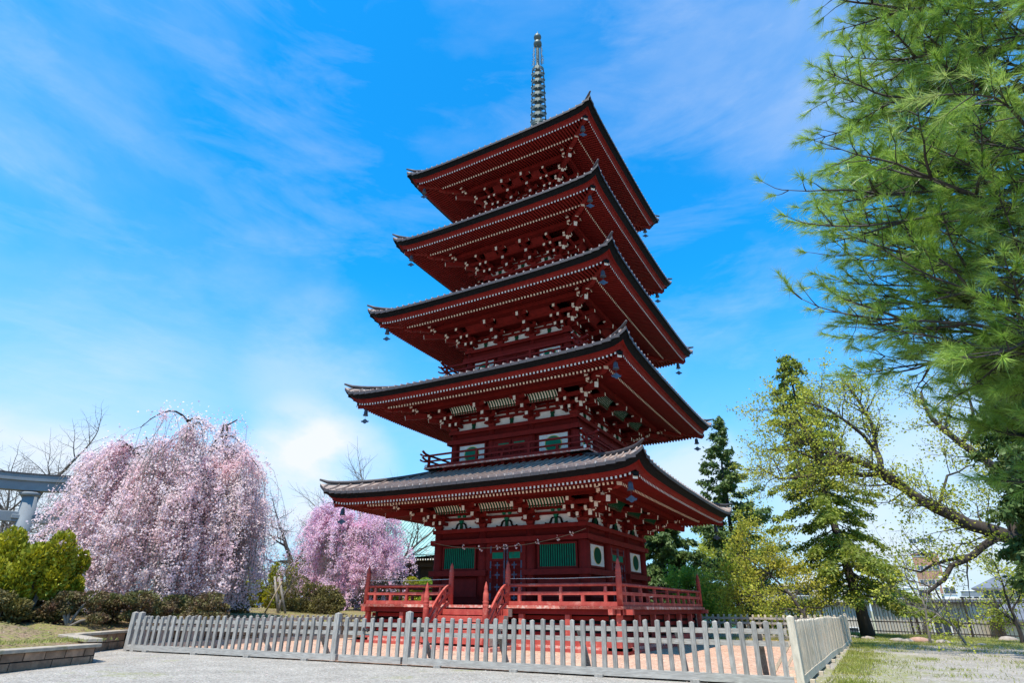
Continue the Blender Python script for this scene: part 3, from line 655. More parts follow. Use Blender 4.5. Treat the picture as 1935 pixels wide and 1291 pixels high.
    # ---- balcony of the upper storeys
    if ti > 0:
        zd = TIERS[ti-1][1]+.78; D = B+.80
        mb = MB()
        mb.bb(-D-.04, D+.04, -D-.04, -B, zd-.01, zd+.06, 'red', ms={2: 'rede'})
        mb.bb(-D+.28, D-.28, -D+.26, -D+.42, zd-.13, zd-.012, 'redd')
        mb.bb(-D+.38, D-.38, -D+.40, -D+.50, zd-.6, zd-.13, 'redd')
        for u in us+[0]:
            mb.bb(u-.06, u+.06, -D+.10, -B, zd-.10, zd-.012, 'red')
        mb.bb(-D-.06, D+.06, -D-.07, -D-.041, zd, zd+.05, 'rede')
        bl = sides(mb, 'balcony', pag)
        mb = MB(); z = zd+.06
        e = .30
        mb.bb(-D-.1, D+.1, -D+.02, -D+.12, z, z+.11, 'red', ms={3: 'white', 5: 'white'})
        def sweep(zz, h, wdt):
            mb.beam((-D, -D+.07, zz), (D, -D+.07, zz), wdt, h, 'red')
            for s in (-1, 1):
                pts = [(s*(D+.0), -D+.07, zz), (s*(D+.16), -D+.07, zz+.012), (s*(D+.28), -D+.07, zz+.05), (s*(D+.38), -D+.07, zz+.11)]
                for q in range(3): mb.beam(pts[q], pts[q+1], wdt, h, 'red', end1='cream' if q == 2 else None)
        sweep(z+.27, .06, .06); sweep(z+.50, .065, .07)
        sides(mb, 'handrail', bl[0])
        n = 7
        mb = MB()
        for k in range(n):
            u = -D+.07+(2*D-.14)*k/(n-1)
            full = k % 2 == 0
            mb.bb(u-.045, u+.045, -D+.03, -D+.11, z+.11, z+(.47 if full else .24), 'red')
        sides(mb, 'baluster_row', bl[0])

# ---- veranda, foundation, stairs
ver = MB(); D = 4.85
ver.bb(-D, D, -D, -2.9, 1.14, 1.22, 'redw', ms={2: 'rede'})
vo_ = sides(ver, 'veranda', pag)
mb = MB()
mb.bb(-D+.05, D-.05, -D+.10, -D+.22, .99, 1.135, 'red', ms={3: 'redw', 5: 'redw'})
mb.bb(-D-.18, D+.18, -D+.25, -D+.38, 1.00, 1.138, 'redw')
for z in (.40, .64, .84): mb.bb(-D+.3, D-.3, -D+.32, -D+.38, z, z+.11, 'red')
mb.bb(-D+.28, D-.28, -D+.5, -D+.55, .1, 1.13, 'dark')  # dark sheet: shade under the veranda painted as colour
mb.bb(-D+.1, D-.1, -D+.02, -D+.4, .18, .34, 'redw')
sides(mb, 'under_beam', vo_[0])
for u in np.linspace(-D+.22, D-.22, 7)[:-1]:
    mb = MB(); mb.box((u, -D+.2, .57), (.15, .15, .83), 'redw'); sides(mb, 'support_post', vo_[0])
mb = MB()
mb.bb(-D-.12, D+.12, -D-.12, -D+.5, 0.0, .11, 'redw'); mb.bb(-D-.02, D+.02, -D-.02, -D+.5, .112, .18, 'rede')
sides(mb, 'foundation', pag)
def newel(mb, x, y, z0, h, m='redw', r=.085):
    prof = [(r, 0), (r, h*.56), (r*1.02, h*.57), (r*.86, h*.585), (r*1.05, h*.61), (r*1.05, h*.635), (r*.86, h*.65), (r*1.04, h*.665), (r*1.04, h*.685), (r*.85, h*.70), (r*.98, h*.72), (r*.88, h*.82), (r*.70, h*.835), (r*.75, h*.85), (r*.55, h*.87), (r*.68, h*.89), (r*.55, h*.92), (r*.25, h*.975), (.005, h)]
    mb.lathe((x, y, z0), prof, m, n=14)
G = 1.08                                           # half width of the stairs
for x in (-4.72,):
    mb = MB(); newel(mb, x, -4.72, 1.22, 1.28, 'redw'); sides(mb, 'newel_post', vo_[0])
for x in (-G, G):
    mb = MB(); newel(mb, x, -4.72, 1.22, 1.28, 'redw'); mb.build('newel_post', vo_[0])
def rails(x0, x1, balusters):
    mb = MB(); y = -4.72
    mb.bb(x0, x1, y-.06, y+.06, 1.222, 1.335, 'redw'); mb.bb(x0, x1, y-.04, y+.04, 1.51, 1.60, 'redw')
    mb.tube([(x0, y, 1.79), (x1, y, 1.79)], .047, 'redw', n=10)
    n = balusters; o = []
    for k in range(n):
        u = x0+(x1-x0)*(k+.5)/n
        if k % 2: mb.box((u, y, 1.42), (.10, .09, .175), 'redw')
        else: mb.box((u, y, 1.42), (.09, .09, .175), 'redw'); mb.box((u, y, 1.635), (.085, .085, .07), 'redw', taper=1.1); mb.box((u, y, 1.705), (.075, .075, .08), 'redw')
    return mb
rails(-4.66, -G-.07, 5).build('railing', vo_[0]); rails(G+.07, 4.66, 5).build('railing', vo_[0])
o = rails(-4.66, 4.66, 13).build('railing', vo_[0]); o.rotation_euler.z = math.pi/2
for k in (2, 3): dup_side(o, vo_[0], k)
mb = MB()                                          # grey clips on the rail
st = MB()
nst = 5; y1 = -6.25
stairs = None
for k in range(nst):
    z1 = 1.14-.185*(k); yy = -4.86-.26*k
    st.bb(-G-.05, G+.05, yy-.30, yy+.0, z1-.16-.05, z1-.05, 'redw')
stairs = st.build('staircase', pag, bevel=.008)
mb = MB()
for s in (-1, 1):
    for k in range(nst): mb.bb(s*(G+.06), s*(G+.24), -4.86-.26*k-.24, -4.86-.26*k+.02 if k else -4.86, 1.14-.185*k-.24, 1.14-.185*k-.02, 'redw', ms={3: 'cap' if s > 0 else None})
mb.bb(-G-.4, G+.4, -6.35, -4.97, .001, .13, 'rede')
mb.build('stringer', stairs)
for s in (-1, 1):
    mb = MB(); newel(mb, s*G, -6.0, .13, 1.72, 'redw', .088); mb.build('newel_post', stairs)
    mb = MB()
    for zt_, dz_, r_ in ((1.79, .0, .045), (1.52, 0, .042), (1.26, 0, .042)):
        pts = []
        for q in range(13):
            t = q/12; y = -4.78-1.16*t
            z = zt_-(zt_-(zt_-.92))*(1-math.cos(min(1, t*1.05)*math.pi/2))**.85
            pts.append((s*G, y, z))
        for a, b in zip(pts, pts[1:]): mb.beam(a, b, .07, .085, 'redw')
    for yq, zq in ((-5.05, 1.62), (-5.45, 1.28)): mb.box((s*G, yq, zq-.15), (.07, .07, .42), 'redw')
    mb.build('handrail', stairs)
# ---- spire
sp = MB(); zap = TIERS[4][1]+3.35
sp.box((0, 0, zap+.25), (1.3, 1.3, .7), 'bronze'); sp.box((0, 0, zap+.63), (1.5, 1.5, .10), 'bronze')
sp.lathe((0, 0, zap+.66), [(.6, 0), (.58, .12), (.45, .32), (.25, .42), (.36, .5), (.5, .62), (.5, .66), (.2, .68)], 'bronze', n=20)
sp.lathe((0, 0, zap+1.2), [(.13, 0), (.11, 3), (.10, 31.9-zap-1.2)], 'bronze', n=14)
spo = sp.build('spire', pag)
for k in range(9):
    z = 25.55+k*.525; r_ = .44-.011*k
    mb = MB()
    n = 20; vs = []
    for (rr, zz) in ((r_, -.10), (r_+.005, .10), (r_-.04, .105), (r_-.04, -.10)):
        vs += [(rr*math.cos(2*math.pi*q/n), rr*math.sin(2*math.pi*q/n), z+zz) for q in range(n)]
    mb.add(vs, [(a*n+q, a*n+(q+1) % n, ((a+1) % 4)*n+(q+1) % n, ((a+1) % 4)*n+q) for a in range(4) for q in range(n)], 'bronze', smooth=False)
    for q in range(8):
        a_ = q*math.pi/4; mb.beam((.1*math.cos(a_), .1*math.sin(a_), z), (r_*math.cos(a_), r_*math.sin(a_), z), .035, .06, 'bronze')
    mb.lathe((0, 0, z), [(.17, -.09), (.17, .09)], 'bronze', n=12)
    for q in range(4):                             # small bells hanging from each ring
        a_ = q*math.pi/2+.4; mb.lathe((r_*math.cos(a_), r_*math.sin(a_), z-.27), [(.05, 0), (.045, .1), (.01, .16)], 'bronze', n=6)
    mb.build('spire_ring', spo)
for s_ in range(4):                                # openwork flame fins
    mb = MB(); rng = random.Random(s_); a_ = s_*math.pi/2+.3; ca, sa = math.cos(a_), math.sin(a_)
    for k in range(26):
        z = 30.25+k*.062; r0 = .14+.05*rng.random(); r1 = .34-.10*(k/26)+rng.uniform(-.05, .05)
        pts = [(r0*ca, r0*sa, z), ((r0+r1)/2*ca, (r0+r1)/2*sa, z+.09), (r1*ca, r1*sa, z+.03+.1*rng.random())]
        mb.tube(pts, .013, 'bronze', n=4)
    mb.tube([(.24*ca, .24*sa, 30.2), (.22*ca, .22*sa, 31.9)], .012, 'bronze', n=4)
    mb.build('flame_fin', spo)
for z, r_ in ((32.05, .25), (32.62, .23)):
    mb = MB(); mb.lathe((0, 0, z), [(.09, -.3)]+[(r_*math.cos(t)*1.0, r_*1.05*math.sin(t)) for t in np.linspace(-1.3, 1.35, 11)]+[(.05, r_*1.1), (.02, r_*1.3 if z < 32.4 else r_*2.2)], 'bronze', n=18); mb.build('spire_ball', spo)

# ---- wind bells under the roof corners
TN = ['lowest', 'second', 'middle', 'fourth', 'topmost']
def bell(px, py, z, label):
    t = thing('wind_bell', label, 'wind bell', (px, py, z+.14), 'wind bells under the roof corners')
    mb = MB(); mb.tube([(0, 0, 0), (0, 0, -.2)], .008, 'bell', n=5)
    mb.lathe((0, 0, -.5), [(.15, -.03), (.115, .02), (.10, .2), (.085, .27), (.03, .31), (.0, .32)], 'bell', n=14)
    for a_ in (0, 1.57, 3.14, 4.71): mb.lathe((.12*math.cos(a_), .12*math.sin(a_), -.56), [(.01, 0), (.03, .05), (.01, .09)], 'bell', n=5)
    mb.build('bell_body', t)
    mb = MB(); mb.tube([(0, 0, -.3), (0, 0, -.72)], .007, 'bell', n=5)
    q = [(-.22, .03), (-.17, .0), (-.11, .05), (-.05, .10), (0, .12), (.05, .10), (.11, .05), (.17, .0), (.22, .03), (.19, -.06), (.1, -.08), (.05, -.13), (0, -.15), (-.05, -.13), (-.1, -.08), (-.19, -.06)]
    r_ = Vector((CR[0], CR[1], 0)).normalized()
    n_v = Vector((-r_.y, r_.x, 0))
    mb.poly([(r_.x*x, r_.y*x, -.84+z_) for x, z_ in q], .02, 'bell', n_v)
    mb.build('clapper_plate', t); t.scale = (.74, .74, .74)
for ti, (W, ZT) in enumerate(TIERS):
    a = W-.66
    bell(a, -a, ZT-.84, 'bronze wind bell under the corner pointing at the camera of the %s roof' % TN[ti])
    bell(-a, -a, ZT-.84, 'bronze wind bell under the left corner of the %s roof' % TN[ti])
    bell(a, a, ZT-.84, 'bronze wind bell under the right corner of the %s roof' % TN[ti])

# ---- rope with paper blossoms and the thin cords
ro = thing('flower_garland', 'sagging rope with pink paper blossoms across the front of the lowest storey', 'garland', (0, -3.9, 3.2))
mb = MB(); pts = []
for k in range(25):
    t = k/24; x = -2.95+6.15*t; pts.append((x, -3.32-.0*t, 3.32-.42*4*t*(1-t)*(1-.15*math.sin(t*3))+.22*t))
mb.tube(pts, .009, 'rope', n=5); reparent(mb.build('rope'), ro)
rng = random.Random(5)
for t in (.24, .36, .49, .52, .62, .72, .86, .945):
    k = int(t*24); p = pts[k]; mb = MB()
    for q in range(5):
        d = Vector((rng.uniform(-1, 1), rng.uniform(-.5, .5), rng.uniform(-1, 1))).normalized()*rng.uniform(.05, .10)
        c_ = Vector(p)+d; s_ = .045; r_ = [Vector((rng.uniform(-1, 1), rng.uniform(-1, 1), rng.uniform(-1, 1))).normalized() for _ in range(2)]
        mb.add([c_-r_[0]*s_, c_+r_[1]*s_, c_+r_[0]*s_, c_-r_[1]*s_, c_+r_[0].cross(r_[1])*s_], [(0, 1, 4), (1, 2, 4), (2, 3, 4), (3, 0, 4)], 'pink')
    reparent(mb.build('paper_blossom'), ro)
for x0, x1, lab in ((-4.7, -G, 'thin white cord above the railing left of the stairs'), (G, 4.7, 'thin white cord above the railing right of the stairs')):
    mb = MB(); mb.tube([(x0, -4.72, 1.98), ((x0+x1)/2, -4.72, 1.965), (x1, -4.72, 1.99)], .008, 'white', n=4); tag(mb.build('cord'), lab, 'cord', 'cords above the veranda railing')

# ------------------------------------------------------------------ grey picket fence
def fence_run(a, b, label, za=1.0, zb=1.0, sp=.215, posts=(), post_h=.10, pw=.085, pd=.05, mats=('fence', 'fencer'), inward=None, footers=True, braces=(), rng=random.Random(11), name='picket_fence', group=None, rails=True, wobble=0.):
    A = Vector((*a, 0)); Bv = Vector((*b, 0)); L = (Bv-A).length; d = (Bv-A)/L; ang = math.atan2(d.y, d.x); nrm = Vector((d.y, -d.x, 0))   # outward
    t = thing(name, label, 'fence' if name != 'fence_gate' else 'gate', (A.x, A.y, 0), group)
    def wob(s): return wobble*math.sin(s*.35)+wobble*.5*math.sin(s*.9+1)
    def hz(s): return za+(zb-za)*s/L+wob(s)*.6
    mb = MB(); n = int(L/sp)
    for k in range(n):
        s = (k+.5)*L/n
        if any(abs(s-q) < .1 for q in posts): continue
        p = A+d*s+nrm*.02; h = hz(s)+rng.uniform(-.018, .014); tw = rng.uniform(-.05, .05)
        w2 = pw*rng.uniform(.93, 1.05)
        # picket with small pyramid top
        c = p; z0 = .115+wob(s); z1 = h
        cs, sn = math.cos(ang+tw), math.sin(ang+tw); vs = []
        ln = rng.uniform(-.02, .02)
        for z_, e in ((z0, 1), (z1-.02, 1)):
            for dx, dy in ((-1, -1), (1, -1), (1, 1), (-1, 1)):
                x, y = dx*w2/2*e+(ln if z_ > z0 else 0), dy*pd/2*e; vs.append((c.x+x*cs-y*sn, c.y+x*sn+y*cs, z_))
        vs.append((c.x, c.y, z1))
        mb.add(vs, [(0, 1, 5, 4), (1, 2, 6, 5), (2, 3, 7, 6), (3, 0, 4, 7), (4, 5, 8), (5, 6, 8), (6, 7, 8), (7, 4, 8)], mats[0])
    reparent(mb.build('picket_row'), t)
    seg = max(1, int(L/2))
    for hh, th, off, dp_, nm in ((.79, .085, -.035, .05, 'rail'), (.60, .085, -.035, .05, 'rail'), (-1, .13, .0, .11, 'bottom_rail')):
        mb = MB()
        for k in range(seg):
            s0, s1 = L*k/seg, L*(k+1)/seg
            z0, z1 = ((.075+wob(s0), .075+wob(s1)) if hh < 0 else (hz(s0)*hh+.045, hz(s1)*hh+.045))
            p, q = A+d*s0+nrm*off, A+d*s1+nrm*off
            mb.beam((p.x, p.y, z0+(.02 if hh < 0 else 0)), (q.x, q.y, z1+(.02 if hh < 0 else 0)), dp_, th, mats[1])
        reparent(mb.build(nm), t)
    for q in posts:
        p = A+d*q; h = hz(q)+post_h
        mb = MB(); mb.box((p.x, p.y, h/2), (.13, .12, h), mats[0], ang); mb.add([(p.x+x*math.cos(ang)-y*math.sin(ang), p.y+x*math.sin(ang)+y*math.cos(ang), z) for x, y, z in ((-.065, -.06, h), (.065, -.06, h), (.065, .06, h), (-.065, .06, h), (0, 0, h+.03))], [(0, 1, 4), (1, 2, 4), (2, 3, 4), (3, 0, 4)], mats[0])
        reparent(mb.build('post', bevel=.004), t)
    if footers:
        s = .9
        while s < L-.3:
            p = A+d*s+nrm*.0; mb = MB(); mb.box((p.x, p.y, .02+wob(s)*.5), (.16, .26, .06), mats[0], ang)
            reparent(mb.build('footing'), t); s += 1.75
    for q in braces:
        p = A+d*q-nrm*.06; r_ = A+d*q-nrm*.62; mb = MB()
        mb.beam((r_.x, r_.y, .03), (p.x, p.y, hz(q)*.80), .10, .05, mats[0]); mb.beam((p.x, p.y, .05), (r_.x, r_.y, .05), .09, .07, mats[0]); reparent(mb.build('brace'), t)
    return t
FA, FC = (-6.95, -11.5), (9.6, -9.65)
def fp(x):                                          # the front line bows a little
    t = (x-FA[0])/(FC[0]-FA[0]); return (x, FA[1]+(FC[1]-FA[1])*t+.12*math.sin(t*math.pi))
fence_run(fp(-6.95), fp(-.02), 'long grey picket fence between the stone wall and the tall gate post', .87, .93, posts=(.07, .33, 6.9), braces=(2.7, 4.5, 6.3), post_h=.07)
fence_run(fp(.07), fp(1.72), 'narrow grey picket gate between two tall posts with a bent picket and latch', .93, .94, sp=.235, posts=(), footers=False, name='fence_gate')
fence_run(fp(1.78), fp(9.5), 'grey picket fence in front of the pagoda, right of the gate', .95, 1.0, sp=.205, posts=(.06,), braces=(.35, 2.2, 4.0, 5.9, 7.3), post_h=.10)
fence_run((9.6, -9.7), (9.78, 7.5), 'tan grey close picket fence seen edge on along the right side', 1.0, .98, sp=.155, posts=(.06, 17.15), mats=('fencet', 'fencet'), braces=(1, 3, 5), wobble=.035, post_h=.06)
fence_run((9.75, 7.5), (-6.95, 7.5), 'back picket fence beyond the pagoda, half sunlit and half in its shadow', .98, .92, sp=.24, posts=(), mats=('fencet', 'fencer'), footers=False)
fence_run((-6.95, 7.5), (-6.95, -11.4), 'shaded picket fence along the left side of the court behind the front one', .82, .86, sp=.24, posts=(), footers=False)
lt = MB(); p = fp(.75); lt.box((p[0], p[1]-.06, .68), (.16, .03, .06), 'iron', .1); lt.tube([(p[0]-.05, p[1]-.08, .72), (p[0]+.09, p[1]-.08, .64)], .015, 'iron', n=6)
tag(lt.build('gate_latch'), 'dark metal latch on the narrow picket gate', 'latch')

# ------------------------------------------------------------------ iron fence
def iron_fence():
    pts = [(-3.5, 19.0), (1.69, 19.3), (8.12, 19.6), (12.6, 17.2), (15.8, 15.3), (24, 12.6)]
    lab = ['dark iron railing behind the back picket fence, its far left length', 'dark iron railing from the thin conifer to the leaning conifer', 'dark iron railing right of the leaning conifer trunk', 'dark iron railing behind the bare saplings', 'dark iron railing at the right edge of the picture']
    for i, (a, b) in enumerate(zip(pts, pts[1:])):
        A = Vector((*a, -.1)); Bv = Vector((*b, -.1)); L = (Bv-A).length; d = (Bv-A)/L; ang = math.atan2(d.y, d.x)
        t = thing('iron_fence', lab[i], 'fence', tuple(A), 'lengths of iron railing at the edge of the grounds')
        H = 1.72; mb = MB(); n = int(L/.15)
        for k in range(n):
            p = A+d*(k+.5)*L/n; mb.beam((p.x, p.y, .02), (p.x, p.y, H), .022, .022, 'iron', up=(d.x, d.y, 0))
        reparent(mb.build('bar_row'), t)
        for z in (.16, .62, H-.18):
            mb = MB(); mb.beam((A.x, A.y, z), (Bv.x, Bv.y, z), .045, .05, 'iron'); reparent(mb.build('rail'), t)
        for k in range(int(L/2.4)+1):
            p = A+d*(.02+k*2.4); mb = MB(); mb.box((p.x, p.y, H/2), (.08, .08, H+.1), 'iron', ang); mb.box((p.x, p.y, H+.07), (.1, .1, .04), 'iron', ang); reparent(mb.build('post'), t)
iron_fence()

# ------------------------------------------------------------------ rocks along the grass
rng = random.Random(21)
def rock(x, y, s, m_, label, grp='rocks along the edge of the grass'):
    mb = MB(); n = 9; vs = []; fs = []
    for j in range(5):
        ph = -.5+j/4*2.0
        for i in range(n):
            a = 2*math.pi*i/n; r_ = s*math.cos(min(ph, 1.5))*rng.uniform(.82, 1.15)
            vs.append((r_*math.cos(a)*1.35, r_*math.sin(a), s*.55*math.sin(ph)+.02))
    for j in range(4): fs += [(j*n+i, j*n+(i+1) % n, (j+1)*n+(i+1) % n, (j+1)*n+i) for i in range(n)]
    fs.append(tuple(4*n+i for i in range(n)))
    mb.add(vs, fs, m_, smooth=True); o = mb.build('rock', loc=(x, y, 0)); tag(o, label, 'rock', grp)
def on_ground(px, py, z=0.):
    d = CF + CR*(px-967.5)/FPX - CU*(py-645.5)/FPX
    return CAM+d*(z-CAM[2])/d[2]
rk = [(1612, 1207, .2, 'dark grey rock just past the end of the tan fence'), (1640, 1209, .2, 'pale rock below the leaning conifer'), (1699, 1213, .2, 'pale pink rock left of the reddish rock'), (1716, 1214, .18, 'small pale rock touching the reddish rock'), (1782, 1217, .22, 'flat pale rock right of the reddish rock'), (1690, 1212, .14, 'smallest rock of the row, by the pale pink one'), (1856, 1222, .14, 'flat rock in the grass at the far right'), (1905, 1212, .3, 'large pale block under the iron railing at the right edge'), (1756, 1213, .15, 'little round rock behind the flat pale one')]
for x, y, s, l in rk: p = on_ground(x, y); rock(p[0], p[1], s, 'rock', l)
p = on_ground(1738, 1214); rock(p[0], p[1], .3, 'rockr', 'reddish boulder, largest of the rocks along the grass')

# ------------------------------------------------------------------ plants
class Tree:
    def __init__(s, seed): s.r = random.Random(seed); s.np = np.random.default_rng(seed); s.mb = MB(); s.tips = []
    def limb(s, p, d, L, r0, r1, n=6, jit=.15, grav=0., m='bark', sides=6):
        pts = [Vector(p)]; d = Vector(d).normalized(); rad = [r0]
        for k in range(n):
            d = (d+Vector((s.r.gauss(0, jit), s.r.gauss(0, jit), s.r.gauss(0, jit)+grav))).normalized()
            pts.append(pts[-1]+d*L/n); rad.append(r0+(r1-r0)*(k+1)/n)
        s.mb.tube(pts, rad, m, n=sides); return pts, rad
    def grow(s, p, d, L, r, level, maxl, m='bark', jit=.15, grav=.02, kids=4, spread=.8, ratio=.62, rr=.6, along=(.3, 1.)):
        n = 6 if level < 2 else 4
        pts, rad = s.limb(p, d, L, r, r*.45, n, jit, grav, m, 7 if level < 1 else (5 if level < 3 else 3))
        if level >= maxl:
            for k in range(1, len(pts)): s.tips.append((pts[k], (pts[k]-pts[k-1]).normalized()))
            return
        for k in range(kids):
            t = along[0]+(along[1]-along[0])*(k+.5+s.r.uniform(-.3, .3))/kids; f = min(max(t, 0), .999)*(len(pts)-1); i = int(f)
            q = pts[i].lerp(pts[i+1], f-i); dd = (pts[i+1]-pts[i]).normalized()
            a = dd.orthogonal().normalized(); a.rotate(Matrix.Rotation(s.r.uniform(0, 6.283), 3, dd))
            nd = (dd*(1-spread*.5)+a*spread).normalized()
            s.grow(q, nd, L*ratio*s.r.uniform(.75, 1.15), max(rad[i]*rr, .006), level+1, maxl, m, jit, grav, kids, spread, ratio, rr, along)
        s.grow(pts[-1], (pts[-1]-pts[-2]).normalized(), L*ratio, rad[-1], level+1, maxl, m, jit, grav, kids, spread, ratio, rr, along)
def leaf_quads(rng, P, size, elong=1.6, up=.4, dirs=None, dj=.6):
    """rhombic leaves at points P (n,3)"""
    n = len(P); a = rng.normal(size=(n, 3))
    if dirs is not None: a = dirs+a*dj
    a /= np.linalg.norm(a, axis=1)[:, None]+1e-9
    b = rng.normal(size=(n, 3)); b[:, 2] *= 1-up; b = b-a*np.sum(a*b, axis=1)[:, None]; b /= np.linalg.norm(b, axis=1)[:, None]+1e-9
    s = size*rng.uniform(.6, 1.3, n)[:, None]
    V = np.stack([P-a*s*elong*.5, P+b*s*.5-a*s*.05, P+a*s*elong*.5, P-b*s*.5-a*s*.05], axis=1)
    return V.reshape(-1, 3)
def around(rng, tips, per, rad, flat=1.):
    P = np.array([tuple(t[0]) for t in tips]); D = np.array([tuple(t[1]) for t in tips])
    P = np.repeat(P, per, axis=0); D = np.repeat(D, per, axis=0)
    o = rng.normal(size=P.shape)*rad; o[:, 2] *= flat
    return P+o, D
def tree_thing(name, label, base, cat='tree', group=None): return thing(name, label, cat, tuple(base), group)

# --- weeping cherries
def weeping(name, label, base, H, Rr, seed, mleaf, nlimb=9, strands=900, blossom=.055, sp=.06, low=.5, lean=(0, 0), xs=1., trunk=.32, m='bark', hook=0., squash=1., group=None, skip=None, reach=None):
    t = tree_thing(name, label, base, group=group); T = Tree(seed); r = T.r; base = Vector(base)
    tp, tr = T.limb(base-Vector((0, 0, .2)), (lean[0], lean[1], 1), H*.42, trunk, trunk*.7, 6, .08, .02, m, 10)
    arms = []
    fork = tp[-1]
    for k in range(nlimb):
        a = 2*math.pi*(k+.5*r.random())/nlimb; out_ = r.uniform(.35, 1.)
        tgt = Vector((math.cos(a)*Rr*out_*xs*.66, math.sin(a)*Rr*out_*.66, H*(1-.36*out_**1.6)*r.choice([.62, .74, .86, .98, 1.04])))
        p0 = tp[r.choice([3, 4, 5, 6, 6])]; q = base+tgt; mid = p0.lerp(q, .5)+Vector((0, 0, .16*H*out_))
        pts = []
        n = 9
        for i in range(n+1):
            u = i/n; b = p0.lerp(mid, u).lerp(mid.lerp(q, u), u); pts.append(b+Vector((r.gauss(0, .05), r.gauss(0, .05), r.gauss(0, .04)))*H*.12)
        rad = [trunk*.5*(1-.85*i/n) for i in range(n+1)]
        T.mb.tube(pts, rad, m, n=7); arms.append(pts)
        for j in range(11):      # secondary arching branches
            i = r.randint(2, n-1); s0 = pts[i]; o_ = Vector((s0.x-base.x, s0.y-base.y, 0)); o_ = o_.normalized() if o_.length > .1 else Vector((1, 0, 0))
            o_.rotate(Matrix.Rotation(r.uniform(-1.1, 1.1), 3, 'Z')); L = r.uniform(.12, .42)*Rr
            if reach: L *= reach
            q2 = [s0+o_*L*v+Vector((0, 0, L*(.75*v-1.15*v*v))) for v in np.linspace(0, 1, 7)]
            T.mb.tube(q2, [trunk*.13*(1-.75*i2/6) for i2 in range(7)], m, n=5); arms.append(q2)
    allP = []
    for k in range(strands):
        skirt = r.random() < .30
        pts = r.choice(arms); f = r.uniform(.6 if skirt else .1, 1)**.7*(len(pts)-1.001); i = int(f); s0 = pts[i].lerp(pts[i+1], f-i)
        o_ = Vector((s0.x-base.x, s0.y-base.y, 0))
        if o_.length < .28*Rr and r.random() < .6: continue
        if skirt and s0.z-base.z > .72*H: continue
        o_ = o_.normalized() if o_.length > .2 else Vector((r.uniform(-1, 1), r.uniform(-1, 1), 0)).normalized()
        o_.rotate(Matrix.Rotation(r.gauss(0, .5 if skirt else .9), 3, 'Z'))
        drop = s0.z-base.z-low*r.uniform(.2, 2.2)
        L = drop*(min(1, r.uniform(.3, 1.3)) if r.random() < .62 else r.uniform(.05, .4))
        if skirt: L = drop*r.uniform(.5, 1)
        if L < .3: continue
        ow = r.uniform(.15, 1.0)*(.4+L*.2)*(1.15 if skirt else 1); n = 8; q = []; up_ = r.uniform(.05, .35); sw = r.uniform(.04, .16)
        for j in range(n+1):
            v = j/n; q.append(s0+o_*ow*(1-math.exp(-3*v))*1.1+(o_*ow*v*.3 if skirt else Vector((0, 0, 0)))+Vector((math.sin(v*5+k)*sw, math.cos(v*4+k)*sw, up_*math.sin(min(1, v*2.5)*3.14)-L*v**1.2)))
        T.mb.tube(q, [.007]*n+[.003], 'barkg', n=3, cap=False)
        Q = np.array([tuple(p) for p in q]); cnt = int(L/(sp*2.0))+1
        vv = np.sort(T.np.uniform(.0, 1, cnt))*n; ii = np.minimum(vv.astype(int), n-1); ff = (vv-ii)[:, None]
        C = (Q[ii]*(1-ff)+Q[ii+1]*ff); C = np.repeat(C, T.np.integers(6, 20, len(C)), axis=0)
        allP.append(C+T.np.normal(size=C.shape)*.075)
    for pts in arms:                       # short flowering twigs on the arching branches
        Q = np.array([tuple(p) for p in pts[1:]]); allP.append(np.repeat(Q, 22, axis=0)+T.np.normal(size=(len(Q)*22, 3))*.24)
    P = np.concatenate(allP); P = P+T.np.normal(size=P.shape)*.02
    val = np.zeros(len(P)); Q0 = P-np.array(tuple(base))
    for kk in range(7):
        kv = T.np.normal(size=3); kv = kv/np.linalg.norm(kv)*T.np.uniform(1.1, 3.2); kv[2] *= .75; val += np.sin(Q0@kv+T.np.uniform(0, 6.28))
    P = P[val+T.np.normal(size=len(P))*.5 > -1.45]
    V = leaf_quads(T.np, P, blossom, 1.1, 0); print(name, len(P))
    reparent(T.mb.build('trunk'), t)
    o = np_mesh('crown', V, 4, mleaf); reparent(o, t)
    return t
c1 = at(292, 1150, 27)
weeping('weeping_cherry_tree', 'large pale pink weeping cherry in full bloom behind the left end of the picket fence', (c1[0], c1[1], .85), 9.2, 4.5, 4, 'blossom', nlimb=15, strands=2000, blossom=.066, sp=.11, low=.12, xs=1., trunk=.36)
c2 = at(650, 1158, 39)
weeping('weeping_cherry_tree', 'smaller bright pink weeping cherry beside the lowest roof, left of the veranda', (c2[0], c2[1], .7), 8.6, 3.7, 9, 'blossom2', nlimb=12, strands=1250, blossom=.075, sp=.13, low=.5, trunk=.26, m='barkg')

# --- big bare or budding trees
def bare(name, label, px, py, dist, H, seed, buds=None, bsize=.05, per=2, m='barkg', z0=.5, spread=.75, trunk=.2, kids=4, maxl=4, tilt=(0, 0), ratio=.62, L0=.34, group=None, brad=.1):
    p = at(px, py, dist); base = Vector((p[0], p[1], z0)); t = tree_thing(name, label, base, group=group); T = Tree(seed)
    T.grow(base-Vector((0, 0, .2)), (tilt[0], tilt[1], 1), H*L0, trunk, 0, maxl, m, jit=.12, grav=.05, kids=kids, spread=spread, ratio=ratio)
    reparent(T.mb.build('trunk'), t)
    if buds:
        P, D = around(T.np, T.tips, per, brad); o = np_mesh('crown', leaf_quads(T.np, P, bsize, 1.3, 0, D), 4, buds); reparent(o, t)
    return t
bare('bare_tree', 'bare branched tree showing above the lowest roof, left of the second storey', 745, 1140, 47, 17.5, 5, None, spread=.6, trunk=.34, kids=4, maxl=4, m='barkg', L0=.36)
bare('bare_cherry_tree', 'budding cherry tree with twisted dark limbs behind the stone torii', 75, 1140, 52, 15, 12, 'blossom', .06, 1, 'bark', spread=1., trunk=.5, kids=4, maxl=5, ratio=.66)
